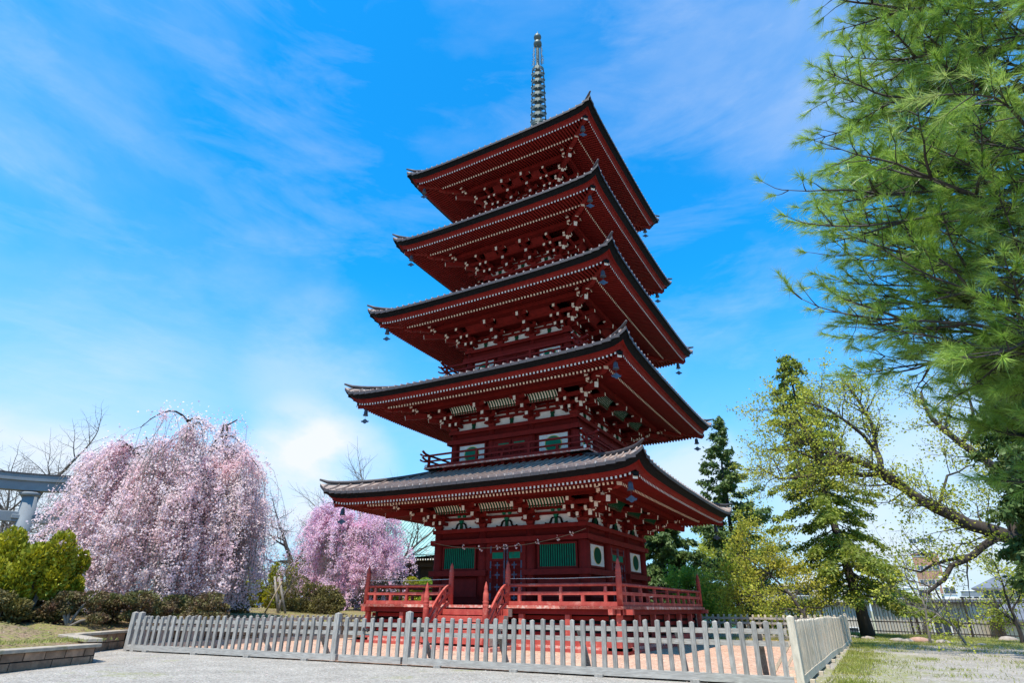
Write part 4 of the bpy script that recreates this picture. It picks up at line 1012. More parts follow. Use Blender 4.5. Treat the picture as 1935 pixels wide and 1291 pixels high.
bare('bare_cherry_tree', 'bare spreading tree at the far left behind the torii crossbeam', -60, 1140, 52, 19, 3, None, .06, 1, 'barkg', spread=.95, trunk=.45, kids=4, maxl=5, ratio=.62)
bare('bare_cherry_tree', 'budding grey tree between the two weeping cherries', 545, 1140, 52, 13, 22, 'blossom', .08, 1, 'bark', spread=1., trunk=.42, kids=4, maxl=5, brad=.2)
bare('small_maple_tree', 'thin brownish twiggy tree in front of the hedge between the cherries', 525, 1152, 33, 4.2, 31, 'azalea', .05, 3, 'barkg', z0=.8, spread=.9, trunk=.10, kids=4, maxl=3, brad=.12)

# --- generic leafy clumps
def clump(name, label, base, size, seed, m_, n=9000, leaf=.06, lumps=14, cat='shrub', group=None, stem=True, elong=1.8, upw=.0, trunk=True, barkm='barkg', hull=.55):
    t = tree_thing(name, label, base, cat, group); rng = np.random.default_rng(seed); base = np.array(base, float); size = np.array(size, float)
    C = []
    for k in range(lumps):
        a = rng.uniform(0, 6.283); h = rng.uniform(.12, .92); r_ = math.sqrt(rng.uniform(0, 1))*math.sin(min(1, h*1.0+.25)*2.6)**.6*.62
        C.append((math.cos(a)*r_, math.sin(a)*r_, h, rng.uniform(.24, .42)))
    C = np.array(C); idx = rng.integers(0, lumps, n); d = rng.normal(size=(n, 3)); d /= np.linalg.norm(d, axis=1)[:, None]
    rad = C[idx, 3][:, None]*(hull+(1-hull)*rng.uniform(0, 1, (n, 1))**.5)
    P = C[idx, :3]*np.array([1, 1, .9])+d*rad*np.array([1, 1, .62]); P[:, 2] = np.abs(P[:, 2]); P = base+P*size
    D = d.copy(); D[:, 2] += upw
    reparent(np_mesh('foliage', leaf_quads(rng, P, leaf, elong, 0, D, .5), 4, m_), t)
    if stem:
        T = Tree(seed)
        for k in range(5):
            c_ = C[k]; T.mb.tube([base-np.array([0, 0, .1]), base+c_[:3]*size*np.array([.4, .4, .5]), base+c_[:3]*size], [.05, .035, .012], barkm, n=5)
        reparent(T.mb.build('stem'), t)
    return t
def cl(px, py, dist, z0, name, label, size, seed, m_, **k):
    p = at(px, py, dist); clump(name, label, (p[0], p[1], z0), size, seed, m_, **k)
cl(6, 1100, 23.5, .8, 'golden_conifer', 'rounded golden green conifer at the left edge under the torii', (1.1, 1.1, 2.35), 41, 'golden', n=14000, leaf=.07, cat='shrub', upw=.8)
cl(72, 1100, 23, .8, 'golden_conifer', 'golden green conifer next to the left edge one, nearer the pale cherry', (.95, .95, 2.3), 42, 'golden', n=12000, leaf=.07, cat='shrub', upw=.8)
cl(134, 1100, 23.6, .8, 'golden_conifer', 'golden green conifer half hidden by the pale cherry blossom', (.6, .6, 1.9), 43, 'golden', n=9000, leaf=.07, cat='shrub', upw=.8)
for i, (px, lab) in enumerate(((-5, 'low olive shrub at the left edge above the stone wall'), (70, 'low olive shrub above the wall, second from the left edge'), (135, 'brownish azalea mound below the golden conifers'), (205, 'brown green azalea mound under the drooping cherry tips'), (262, 'dark azalea mound at the left end of the picket fence'), (330, 'azalea mound behind the picket fence under the pale cherry'), (400, 'azalea mound at the right foot of the pale cherry'))):
    cl(px, 1160, 22.4+(i % 2)*1.2, .62, 'low_shrub', lab, (1.35, 1.2, .9), 50+i, 'azalea' if i > 1 else 'shrub', n=5000, leaf=.05, lumps=10, group='low shrubs on the raised bed')
hl = ['behind the right foot of the pale cherry', 'second from the pale cherry', 'above the leaning support poles', 'right of the support poles', 'between the two weeping cherries', 'left of the pink cherry trunk', 'right behind the pink cherry trunk', 'beside the veranda end']
for i, px in enumerate((395, 430, 470, 510, 548, 600, 690, 725)):
    cl(px, 1150, 41, .5, 'hedge_conifer', 'upright golden green hedge conifer '+hl[i], (.95, .9, 3.0), 70+i, 'golden', n=5200, leaf=.085, upw=.9, group='row of hedge conifers behind the cherries')
cl(560, 1155, 34, .6, 'olive_shrub', 'spreading olive azalea bush left of the pink cherry trunk', (1.9, 1.4, 1.9), 81, 'shrub', n=8000, leaf=.06)
cl(612, 1155, 33, .6, 'olive_shrub', 'smaller olive azalea bush just left of the pink cherry trunk', (1.4, 1.2, 1.5), 82, 'shrub', n=6000, leaf=.06)
cl(445, 1155, 31, .6, 'olive_shrub', 'olive bush between the pale cherry and the support poles', (1.3, 1.2, 1.6), 83, 'shrub', n=5000, leaf=.06)
for px, nm, w_ in ((776, 'bright green clipped ball shrub seen over the veranda rail', 1.0), (803, 'darker clipped ball shrub right of the bright one', .9)):
    p = at(px, 1118, 42); t = tree_thing('ball_shrub', nm, (p[0], p[1], .5), 'shrub', 'clipped ball shrubs beyond the veranda')
    r_ = np.random.default_rng(int(px)); 
    for zc, rr in ((1.95, .58*w_), (.9, .62*w_)):
        d = r_.normal(size=(3500, 3)); d /= np.linalg.norm(d, axis=1)[:, None]; P = np.array([p[0], p[1], .4+zc])+d*rr*r_.uniform(.86, 1.02, (3500, 1))
        reparent(np_mesh('foliage', leaf_quads(r_, P, .07, 1.3, 0), 4, 'golden' if px < 790 else 'leafb'), t)
    mb = MB(); mb.tube([(p[0], p[1], .4), (p[0], p[1], 2.3)], .05, 'bark', n=6); reparent(mb.build('stem'), t)
# leaning support poles
for i, (x0, x1, lab) in enumerate(((535, 519, 'grey support pole leaning left in front of the hedge'), (541, 527, 'grey support pole leaning right of its twin in front of the hedge'))):
    a = at(x0 if i else 527, 1165, 31.5); b = at(x1, 1090, 31.5); mb = MB(); mb.tube([(a[0], a[1], .6), tuple(b)], [.06, .045], 'fence', n=8); tag(mb.build('support_pole'), lab, 'pole', 'support poles by the hedge')
mb = MB(); a = at(500, 1150, 31); b = at(533, 1100, 31); mb.tube([(a[0], a[1], .7), tuple(b)], .035, 'rope', n=6); tag(mb.build('bamboo_pole'), 'thin tan bamboo pole leaning across the grey support poles', 'pole')

# --- conifers on the right
def conifer(name, label, px, py, dist, H, Rr, seed, m_, z0=0., lean=(0, 0), n_br=90, leaf=.09, droop=-.25, bare_to=.15, barkm='bark', dens=26, shape=.8, trunk=.2, skipf=None, topthin=1.0, updip=.0):
    p = at(px, py, dist); base = Vector((p[0], p[1], z0)); t = tree_thing(name, label, base); T = Tree(seed); r = T.r
    top = base+Vector((lean[0], lean[1], H)); tp = [base.lerp(top, k/10)+Vector((r.gauss(0, .04), r.gauss(0, .04), 0)) for k in range(11)]; tp[0] = base-Vector((0, 0, .3))
    T.mb.tube(tp, [trunk*1.35]+[trunk*(1-.092*k) for k in range(1, 11)], barkm, n=10)
    PP = []; DD = []
    for k in range(n_br):
        h = bare_to+(1-bare_to)*(k+r.random())/n_br; f = h*9.99; i = int(f); s0 = tp[i].lerp(tp[i+1], f-i)
        L = Rr*(1-h)**shape*r.uniform(.35, 1.2)+.18; a = k*2.4+r.uniform(-.7, .7); d = Vector((math.cos(a), math.sin(a), 0))
        nn_ = 6; dj_ = r.gauss(0, .16); q = [s0+d*L*v+Vector((0, 0, L*((droop+dj_)*v+updip*v*v)+r.gauss(0, .03))) for v in np.linspace(0, 1, nn_+1)]
        T.mb.tube(q, [max(.012, trunk*.22*(1-h))*(1-.8*j/nn_) for j in range(nn_+1)], barkm, n=4)
        side = d.cross(Vector((0, 0, 1)))
        cnt = int(dens*L)+4
        for c_ in range(cnt):
            v = r.uniform(.12, 1.0)**.8; g = v*nn_*.999; j = int(g); b = q[j].lerp(q[j+1], g-j); wd = .34*L*(1-v*.75)+.10
            s_ = r.uniform(-1, 1); tip = b+side*s_*wd+d*abs(s_)*wd*.5+Vector((0, 0, -abs(s_)*wd*.35+r.gauss(0, .05)))
            for e in range(5): PP.append(tuple(b.lerp(tip, (e+1)/5)+Vector((r.gauss(0, .07), r.gauss(0, .07), r.gauss(0, .08))))); DD.append(tuple((tip-b).normalized()+Vector((0, 0, -.3))))
    PP = np.array(PP); DD = np.array(DD)
    reparent(T.mb.build('trunk'), t); reparent(np_mesh('crown', leaf_quads(T.np, PP, leaf, 2.4, 0, DD, .35), 4, m_), t)
conifer('cedar_tree', 'tall leaning conifer with dark trunk by the iron railing, beyond the tan fence', 1640, 1195, 35, 14.8, 3.4, 61, 'conif', lean=(-1.2, .0), shape=.62, n_br=130, droop=-.36, bare_to=.13, dens=34, trunk=.26, leaf=.085)
conifer('dark_conifer', 'slim dark green conifer just right of the roof corners', 1395, 1140, 40, 12.8, 4.0, 62, 'conifd', lean=(.3, 0), n_br=95, droop=-.15, bare_to=.05, dens=26, trunk=.2, leaf=.11, updip=.2)
conifer('dark_conifer', 'bushy dark conifer seen behind the right end of the veranda', 1262, 1150, 40, 8.2, 3.4, 63, 'conifd', n_br=110, droop=-.1, bare_to=.06, dens=36, trunk=.2, leaf=.11, shape=.6)
conifer('cedar_tree', 'dark green cedar at the right edge of the picture', 2045, 1200, 22, 8.6, 1.35, 64, 'conifd', lean=(.2, 0), n_br=150, droop=-.22, bare_to=.22, dens=50, trunk=.2, leaf=.075, shape=.45)

# --- yellow and green broadleaf trees on the right
def leafy(name, label, px, py, dist, H, seed, m_, per=7, size=.07, rad=.14, spread=.85, trunk=.13, kids=4, maxl=4, z0=0., ratio=.64, L0=.30, tilt=(0, 0), barkm='bark', flat=.7, grav=.03):
    p = at(px, py, dist); base = Vector((p[0], p[1], z0)); t = tree_thing(name, label, base); T = Tree(seed)
    T.grow(base-Vector((0, 0, .2)), (tilt[0], tilt[1], 1), H*L0, trunk, 0, maxl, barkm, jit=.13, grav=grav, kids=kids, spread=spread, ratio=ratio)
    reparent(T.mb.build('trunk'), t); P, D = around(T.np, T.tips, per, rad, flat)
    reparent(np_mesh('crown', leaf_quads(T.np, P, size, 1.4, 0, D), 4, m_), t); return t
leafy('maple_tree', 'spreading young tree with golden new leaves behind the right fence corner', 1525, 1160, 31, 9.6, 90, 'leafo', per=2, size=.075, spread=1.0, kids=4, trunk=.12, L0=.26)
leafy('maple_tree', 'tree with orange golden new leaves right of the veranda end', 1440, 1160, 33, 9.4, 91, 'leafo', per=3, size=.08, spread=.9, kids=4, trunk=.13)
leafy('young_tree', 'bright green leafy tree low behind the right veranda railing', 1365, 1165, 34, 6.0, 92, 'leafb', per=5, size=.08, spread=.9, trunk=.12)
leafy('young_tree', 'sapling with sparse orange green leaves before the iron fence', 1752, 1200, 31, 6.4, 93, 'leafo', per=1, size=.05, spread=.5, trunk=.06, barkm='barkg', kids=3, maxl=3)
leafy('young_tree', 'curved bare sapling leaning left in front of the iron fence', 1832, 1205, 30, 5.2, 94, 'leafo', per=1, size=.04, spread=.7, trunk=.06, barkm='barkg', tilt=(-.6, 0), kids=3, maxl=3)
leafy('young_tree', 'budding tree with yellow green tips at the right edge behind the railing', 1925, 1190, 33, 6.2, 95, 'leafy', per=1, size=.07, spread=.8, trunk=.10)
leafy('young_tree', 'pale leaved tree behind the dark conifer and roof corner', 1428, 1150, 43, 14.5, 96, 'leafy', per=3, size=.11, rad=.22, spread=.7, trunk=.15)
leafy('young_tree', 'light green tree filling the gap right of the leaning conifer', 1735, 1150, 44, 7.0, 97, 'leafy', per=1, size=.09, rad=.22, spread=.8, trunk=.12, maxl=3)

# --- oak with the long limb
def oak():
    b = at(2010, 1160, 25); base = Vector((b[0], b[1], -.2)); t = tree_thing('oak_tree', 'old tree whose long heavy limb reaches left with fresh yellow green leaves', base); T = Tree(101)
    def path(pts, r0, r1, dist0=24, m='bark', n=9):
        P = [Vector(tuple(at(x, y, d))) for x, y, d in pts]; k = len(P)-1; q = []
        for i in range(k):
            for v in (0, .5): q.append(P[i].lerp(P[i+1], v)+Vector((T.r.gauss(0, .03), T.r.gauss(0, .03), T.r.gauss(0, .03))))
        q.append(P[-1]); rad = [r0+(r1-r0)*i/(len(q)-1) for i in range(len(q))]; T.mb.tube(q, [a_*.92 for a_ in rad], m, n=n); return q, rad
    T.mb.tube([base, base+Vector((-.2, 0, 2.2)), base+Vector((-.3, 0, 4.2))], [.5, .42, .36], 'bark', n=12)
    main, mr = path([(2010, 1060, 25), (1945, 1040, 25), (1890, 1012, 24.6), (1830, 990, 24.4), (1770, 962, 24.2), (1715, 925, 24), (1665, 890, 23.6), (1610, 868, 23.3), (1550, 852, 23), (1510, 800, 22.8)], .30, .05)
    subs = [([(1715, 925, 24), (1660, 900, 24.5), (1600, 895, 25), (1540, 900, 25.3), (1470, 905, 25.5), (1430, 880, 25.6)], .13, .03),
            ([(1665, 890, 23.8), (1655, 850, 24.3), (1645, 800, 24.6), (1620, 750, 24.9), (1590, 715, 25.2)], .12, .03),
            ([(1655, 850, 24.3), (1600, 800, 23.6), (1560, 770, 23.3), (1520, 760, 23)], .08, .02),
            ([(1890, 1012, 24.6), (1840, 1050, 24), (1800, 1075, 23.8), (1765, 1110, 23.6), (1755, 1125, 23.6)], .13, .03),
            ([(1840, 1050, 24), (1790, 1060, 24.5), (1740, 1080, 24.8), (1700, 1070, 25)], .07, .02),
            ([(2010, 1000, 25), (1900, 900, 25.5), (1820, 840, 25.8), (1760, 790, 26), (1740, 740, 26)], .2, .05),
            ([(1820, 840, 25.8), (1840, 780, 26), (1820, 720, 26)], .08, .03),
            ([(1610, 868, 23.3), (1560, 880, 23), (1500, 850, 22.6), (1450, 850, 22.4)], .07, .02),
            ([(1770, 962, 24.2), (1790, 900, 24.8), (1830, 880, 25)], .06, .02),
            ([(1510, 800, 22.8), (1490, 780, 22.8), (1460, 770, 22.8)], .05, .015)]
    paths = [(main, mr)]+[path(*s_) for s_ in subs]
    for q, rad in paths:
        for i in range(3, len(q)):
            for c_ in range(1 if q[-1].z < 3.5 else 3):
                d = (q[i]-q[i-1]).normalized(); a = d.orthogonal().normalized(); a.rotate(Matrix.Rotation(T.r.uniform(0, 6.28), 3, d)); a = (a+d*.5+Vector((0, 0, .25))).normalized()
                T.grow(q[i-1].lerp(q[i], T.r.random()), a, T.r.uniform(.6, 1.25), min(.03, rad[i]*.5), 2, 4, 'bark', .2, .03, 3, .9, .62)
    reparent(T.mb.build('trunk'), t); P, D = around(T.np, T.tips, 2, .09, 1); print('oak leaves', len(P))
    reparent(np_mesh('crown', leaf_quads(T.np, P, .066, 1.2, 0, D), 4, 'leafy'), t)
oak()

# --- foreground pine
def pine():
    b = at(1985, 0, 8.3); base = Vector((b[0], b[1], -.1)); t = tree_thing('pine_tree', 'tall long needled pine overhanging the picture from the upper right', base); T = Tree(202); r = T.r
    topz = 12.5; T.mb.tube([base+Vector((0.06*math.sin(z), 0, z)) for z in np.linspace(-.2, topz, 14)], [.22*(1-.9*k/13) for k in range(14)], 'bark', n=12)
    tufts = []
    def twig(p, d, L, rad_, lvl):
        n = 5; q = [Vector(p)]; d = Vector(d).normalized()
        for k in range(n):
            d = (d+Vector((r.gauss(0, .10), r.gauss(0, .10), r.gauss(0, .08)+.03))).normalized(); q.append(q[-1]+d*L/n)
        T.mb.tube(q, [rad_*(1-.7*k/n) for k in range(n+1)], 'bark', n=5 if lvl < 2 else 3)
        if lvl == 3:
            tufts.append((q[-1], d))
            if r.random() < .35: tufts.append((q[3], (d+Vector((r.gauss(0, .5), r.gauss(0, .5), r.gauss(0, .4)))).normalized()))
            return
        for k in range(1 if lvl < 2 else 1, n+1):
            for s_ in (-1, 1):
                if r.random() < .26: continue
                side = d.cross(Vector((0, 0, 1))).normalized()*s_
                nd = (d*r.uniform(.55, .9)+side*r.uniform(.5, .9)+Vector((0, 0, r.gauss(0.08, .22)))).normalized()
                twig(q[k], nd, L*r.uniform(.38, .55)*(1.15-.12*k), rad_*.45, lvl+1)
        twig(q[-1], d, L*.4, rad_*.4, lvl+1)
    # main branches: start height, direction, length
    nb = 58
    for k in range(nb):
        h = 2.9+(topz-3.2)*k/nb+r.uniform(-.2, .2)
        ang = math.pi+r.uniform(-.95, 1.25) if k % 5 else r.uniform(-1.5, 1.5)
        L = (2.75 if h < 4.6 else 2.4 if h < 6.3 else 2.4-(h-6.3)*.22)*r.uniform(.75, 1.08)
        if h < 3.2: L *= .8
        if k % 5 == 0: L *= .6
        d = Vector((math.cos(ang), math.sin(ang), .10))
        twig(base+Vector((0, 0, h)), d, L, .045, 1)
    for px, py, ds in ((1478, 190, 8.3), (1500, 430, 8.0), (1505, 440, 8.6), (1530, 620, 7.8), (1545, 660, 8.6), (1640, 700, 8.2), (1700, 780, 8.6), (1650, 560, 9.0), (1590, 330, 8.0), (1600, 70, 8.6), (1760, 830, 9.0), (1800, 700, 7.4), (1720, 640, 7.6), (1850, 880, 8.6), (1905, 960, 9.2), (1790, 880, 9.2), (1860, 780, 8.2), (1910, 850, 8.0), (1760, 720, 8.8)):
        e = Vector(tuple(at(px, py, ds))); s0 = Vector((base.x, base.y, e.z-.55)); v = e-s0; twig(s0, v, v.length/1.5, .045, 1)
    reparent(T.mb.build('trunk'), t)
    # needle tufts: long thin triangles
    n = 60; P = np.array([tuple(a[0]) for a in tufts]); D = np.array([tuple(a[1]) for a in tufts]); print('tufts', len(P))
    P = np.repeat(P, n, axis=0); D = np.repeat(D, n, axis=0); g = T.np.normal(size=P.shape); dd = D*.85+g*.40; dd /= np.linalg.norm(dd, axis=1)[:, None]
    s = T.np.uniform(.13, .21, len(P))[:, None]; P = P-D*T.np.uniform(-.02, .09, (len(P), 1)); w_ = np.cross(dd, T.np.normal(size=P.shape)); w_ /= np.linalg.norm(w_, axis=1)[:, None]; w_ *= .0028
    droop = np.zeros_like(P); droop[:, 2] = -.035
    V = np.stack([P-w_, P+w_, P+dd*s+droop], axis=1).reshape(-1, 3)
    reparent(np_mesh('needles', V, 3, 'needle'), t)
pine()

# --- grass
def grass(name, regions, seed, h=.09):
    rng = np.random.default_rng(seed); P = []
    for (pts, n) in regions:
        pts = np.array(pts); lo = pts.min(0); hi = pts.max(0); q = rng.uniform(lo, hi, (n, 2))
        nc = max(4, int(n/90)); C = rng.uniform(lo, hi, (nc, 2)); sg = rng.uniform(.08, .45, nc); k = rng.integers(0, nc, n); q2 = C[k]+rng.normal(size=(n, 2))*sg[k][:, None]; m_ = rng.random(n) < .8
        q = np.where(m_[:, None], q2, q); P.append(q[(q[:, 0] > lo[0]) & (q[:, 0] < hi[0]+.5) & (q[:, 1] > lo[1]) & (q[:, 1] < hi[1]+1)])
    P = np.concatenate(P); n = len(P); z = np.array([ground_z(a, b_) for a, b_ in P])+(.02 if seed != 9 else 0); B0 = np.column_stack([P, z])
    a = rng.uniform(0, 6.283, n); w_ = np.column_stack([np.cos(a), np.sin(a), np.zeros(n)])*.008; tip = np.column_stack([rng.normal(size=n)*.03, rng.normal(size=n)*.03, h*rng.uniform(.4, 1.3, n)])
    V = np.stack([B0-w_, B0+w_, B0+tip], axis=1).reshape(-1, 3)
    o = np_mesh(name, V, 3, 'grass'); tag(o, 'short yellow green grass growing in patches through the gravel', 'grass', kind='stuff'); return o
grass('grass', [([(9.9, -9.5), (10.6, 8)], 9000), ([(9.5, 6), (22, 15)], 26000), ([(8, 13), (16, 19)], 14000), ([(10.3, -9), (14, 5)], 2600), ([(11, 3), (22, 9)], 9000)], 8, .06)
o = grass('grass', [([(-9.5, -17), (-4.2, -13.6)], 9000)], 9, .06); o.location.z = .42; o['label'] = 'short grass on the raised bed behind the low stone wall'
o = grass('grass', [([(-6, 3), (9.5, 8.8)], 9000), ([(-9.5, 8), (9.5, 18)], 18000)], 10, .16); o['label'] = 'green grass growing behind the back picket fence'

def scatter(name, label, m_, n, x0, x1, y0, y1, size, seed, zf, flat=.4, keep=None):
    rng = np.random.default_rng(seed); P = np.column_stack([rng.uniform(x0, x1, n), rng.uniform(y0, y1, n)])
    if keep is not None: P = P[np.array([keep(*p) for p in P])]
    n = len(P); z = np.array([zf(*p) for p in P]); C = np.column_stack([P, z]); s_ = size*rng.uniform(.4, 1.4, n)[:, None]; a = rng.uniform(0, 6.283, n)
    ring = [np.column_stack([np.cos(a+k*1.571)*s_[:, 0]*rng.uniform(.6, 1, n), np.sin(a+k*1.571)*s_[:, 0]*rng.uniform(.6, 1, n), np.zeros(n)]) for k in range(4)]
    top = C+np.column_stack([np.zeros(n), np.zeros(n), s_[:, 0]*flat]); V = []
    for k in range(4): V.append(np.stack([C+ring[k], C+ring[(k+1) % 4], top], axis=1))
    o = np_mesh(name, np.concatenate(V).reshape(-1, 3), 3, m_); tag(o, label, name.replace('_', ' '), kind='stuff'); return o
outside = lambda x, y: x > bed_x(y)+.15 and not (-6.9 < x < 9.65 and y > -11.3+(x+6.9)*.11) and y < 6
scatter('loose_stones', 'loose pale stones scattered over the grey gravel', 'rock', 9000, -9, 17, -17, 6, .022, 71, lambda x, y: ground_z(x, y), .5, outside)
scatter('fallen_petals', 'white cherry petals fallen on the gravel', 'blossom', 7000, -9, 17, -17, 6, .016, 72, lambda x, y: ground_z(x, y)+.004, .15, outside)
scatter('leaf_litter', 'dead leaves and petals lying on the raised bed', 'shrub', 9000, -22, -3, -17, 2, .035, 74, lambda x, y: (.36 if y < -12.8 else .45)+.50*(1-math.exp(-max(0, bed_x(y)-x-.6)/3.5))+.03, .5, lambda x, y: x < bed_x(y)-.3)
scatter('court_pebbles', 'pinkish pebbles loose on the reddish court gravel', 'rockr', 9000, -6.8, 9.5, -11, 7, .024, 73, lambda x, y: .026, .6, lambda x, y: y > -11.2+(x+6.9)*.11 and not (abs(x) < 4.9 and abs(y) < 4.9))
# ------------------------------------------------------------------ torii
def torii():
    a = at(-75, 1000, 40); b = at(34, 1000, 40); t = thing('torii_gate', 'large grey stone torii gate at the left edge behind the conifers', 'torii gate', (a[0], a[1], .5))
    d = Vector((b[0]-a[0], b[1]-a[1], 0)).normalized(); A = Vector((b[0], b[1], 0)); A0 = A-d*5.2
    for s_, P in ((1, A), (-1, A0)):
        mb = MB(); base = Vector((P.x, P.y, .4)); tp = P+Vector((0, 0, 6.35))-d*s_*.0; base += d*s_*.45
        mb.tube([base, tp+d*s_*.05], [.42, .34], 'torii', n=18); mb.lathe((tp.x, tp.y, 6.2), [(.4, 0), (.46, .06), (.46, .16), (.4, .2)], 'torii', n=18); reparent(mb.build('pillar'), t)
    mb = MB(); C = (A+A0)/2; n = 14; hw = 4.55
    def beamc(z0, h, wd, hw, cur, m_):
        vs = []; 
        for i in range(n+1):
            u = -1+2*i/n; c_ = C+d*hw*u; z = z0+cur*abs(u)**2.6; pr = Vector((-d.y, d.x, 0))*wd/2
            e = d*(.22*u if abs(u) == 1 else 0)
            vs += [c_-pr+Vector((0, 0, z)), c_+pr+Vector((0, 0, z)), c_+pr+Vector((0, 0, z+h))+e, c_-pr+Vector((0, 0, z+h))+e]
        fs = [(0, 1, 2, 3), tuple(n*4+k for k in (3, 2, 1, 0))]
        for i in range(n): fs += [(i*4+k, i*4+(k+1) % 4, (i+1)*4+(k+1) % 4, (i+1)*4+k) for k in range(4)]
        mb.add(vs, fs, m_)
    beamc(6.42, .48, .6, 5.7, .40, 'torii'); beamc(6.90, .32, .78, 6.2, .46, 'torii'); beamc(7.22, .06, .84, 6.25, .465, 'tiled')
    reparent(mb.build('lintel'), t)
    mb = MB(); p = C; e0, e1 = A+d*1.9, A0-d*1.9; mb.beam((e0.x, e0.y, 5.15), (e1.x, e1.y, 5.15), .34, .5, 'torii'); mb.box((A.x, A.y, 5.15), (.9, .5, .2), 'torii', math.atan2(d.y, d.x)); reparent(mb.build('tie_beam', bevel=.02), t)
torii()

# ------------------------------------------------------------------ temple hall with copper roof
def hall():
    p0 = at(838, 1110, 52); p1 = at(600, 1110, 60); A = Vector((p0[0], p0[1], 0)); d = Vector((p1[0]-p0[0], p1[1]-p0[1], 0)); L = d.length; d.normalize(); nrm = Vector((-d.y, d.x, 0))
    if nrm.dot(Vector((CAM[0]-A.x, CAM[1]-A.y, 0))) > 0: nrm = -nrm      # nrm points away from the camera
    t = thing('temple_hall', 'dark timber temple hall with green copper roof behind the pink cherry', 'temple hall', tuple(A)); D = 10.
    def P(u, v, z): q = A+d*u+nrm*v; return (q.x, q.y, z)
    mb = MB(); A_ = [P(1, 0, 0), P(L-1, 0, 0), P(L-1, D, 0), P(1, D, 0)]; H = 4.6
    mb.add(A_+[(x, y, H) for x, y, _ in A_], [(0, 1, 5, 4), (1, 2, 6, 5), (2, 3, 7, 6), (3, 0, 4, 7)], 'dwood'); w_ = mb.build('wall'); reparent(w_, t)
    mb = MB()
    for k in range(9):
        q = P(.6+k*(L-1.2)/8, -.6, 0); mb.lathe((q[0], q[1], 0), [(.16, 0), (.16, H)], 'dwood', n=10)
    a, b = P(.2, -.6, H-.3), P(L-.2, -.6, H-.3); mb.beam(a, b, .3, .35, 'dwood'); reparent(mb.build('column_row'), t)
    # roof, hipped with curved slopes
    mb = MB(); ov = 1.9; n = 8; zr = 9.0
    def slope(u0, u1, v0, u0r, u1r, v1):
        nu = 24; vs = []
        for j in range(n+1):
            s = j/n
            for i in range(nu+1):
                f = i/nu; u = (u0+(u1-u0)*f)*(1-s)+(u0r+(u1r-u0r)*f)*s; v = v0+(v1-v0)*s; z = H+.15+(zr-H-.15)*s**1.35+.45*abs(2*f-1)**4*(1-s)**2
                vs.append(P(u, v, z))
        mb.add(vs, [(j*(nu+1)+i, j*(nu+1)+i+1, (j+1)*(nu+1)+i+1, (j+1)*(nu+1)+i) for j in range(n) for i in range(nu)], 'copper', smooth=True)
        m2 = int(abs(u1-u0)/.42)
        for k in range(m2+1):
            f = k/m2; pts = []
            for j in range(n+1):
                s = j/n; u = (u0+(u1-u0)*f); u = min(max(u, u0*(1-s)+u0r*s), u1*(1-s)+u1r*s) if u1 > u0 else u; v = v0+(v1-v0)*s; pts.append(P(u, v, H+.19+(zr-H-.15)*s**1.35+.45*abs(2*f-1)**4*(1-s)**2))
            mb.tube(pts, .06, 'copper', n=4, cap=True)
    slope(-ov, L+ov, -ov, 3.2, L-3.2, D/2); slope(-ov, L+ov, D+ov, 3.2, L-3.2, D/2)
    # hips ends
    for uu, ur in ((-ov, 3.2), (L+ov, L-3.2)):
        vs = []
        for j in range(n+1):
            s = j/n
            for i in range(9):
                f = i/8; v = (-ov+(D+2*ov)*f)*(1-s)+D/2*s; vs.append(P(uu+(ur-uu)*s, v, H+.15+(zr-H-.15)*s**1.35+.45*abs(2*f-1)**4*(1-s)**2))
        mb.add(vs, [(j*9+i, j*9+i+1, (j+1)*9+i+1, (j+1)*9+i) for j in range(n) for i in range(8)], 'copper', smooth=True)
    mb.beam(P(2.6, D/2, zr+.2), P(L-2.6, D/2, zr+.2), .5, .6, 'copper')
    ro_ = mb.build('roof'); reparent(ro_, t)
    mb = MB(); c4 = [P(-ov+.1, -ov+.1, 0), P(L+ov-.1, -ov+.1, 0), P(L+ov-.1, D+ov-.1, 0), P(-ov+.1, D+ov-.1, 0)]
    mb.add([(x, y, H+.02) for x, y, _ in c4], [(0, 1, 2, 3)], 'dwood')
    for k in range(70):
        u = -ov+.2+(L+2*ov-.4)*k/69; mb.beam(P(u, -ov+.05, H+.0), P(u, .2, H+.06), .1, .12, 'dwood', end0='cream')
    o = mb.build('eave_soffit'); reparent(o, t)
    for k in range(3):
        mb = MB(); q = P(1.6+k*1.0, -.75, 2.2+.5*(k % 2)); mb.box(q, (.5, .06, .8), 'fence', math.atan2(d.y, d.x)); reparent(mb.build('notice_board'), t)
hall()
def lantern(px, dist, h, lab):
    p = at(px, 1120, dist); mb = MB()
    mb.lathe((p[0], p[1], .4), [(.3, 0), (.3, .12), (.13, .2), (.12, h*.5), (.26, h*.56), (.26, h*.62), (.17, h*.63), (.17, h*.8), (.36, h*.82), (.2, h*.92), (.06, h), (.0, h*1.02)], 'torii', n=8)
    tag(mb.build('stone_lantern'), lab, 'lantern')
lantern(722, 44, 2.0, 'grey stone lantern left of the red veranda under the pink cherry')

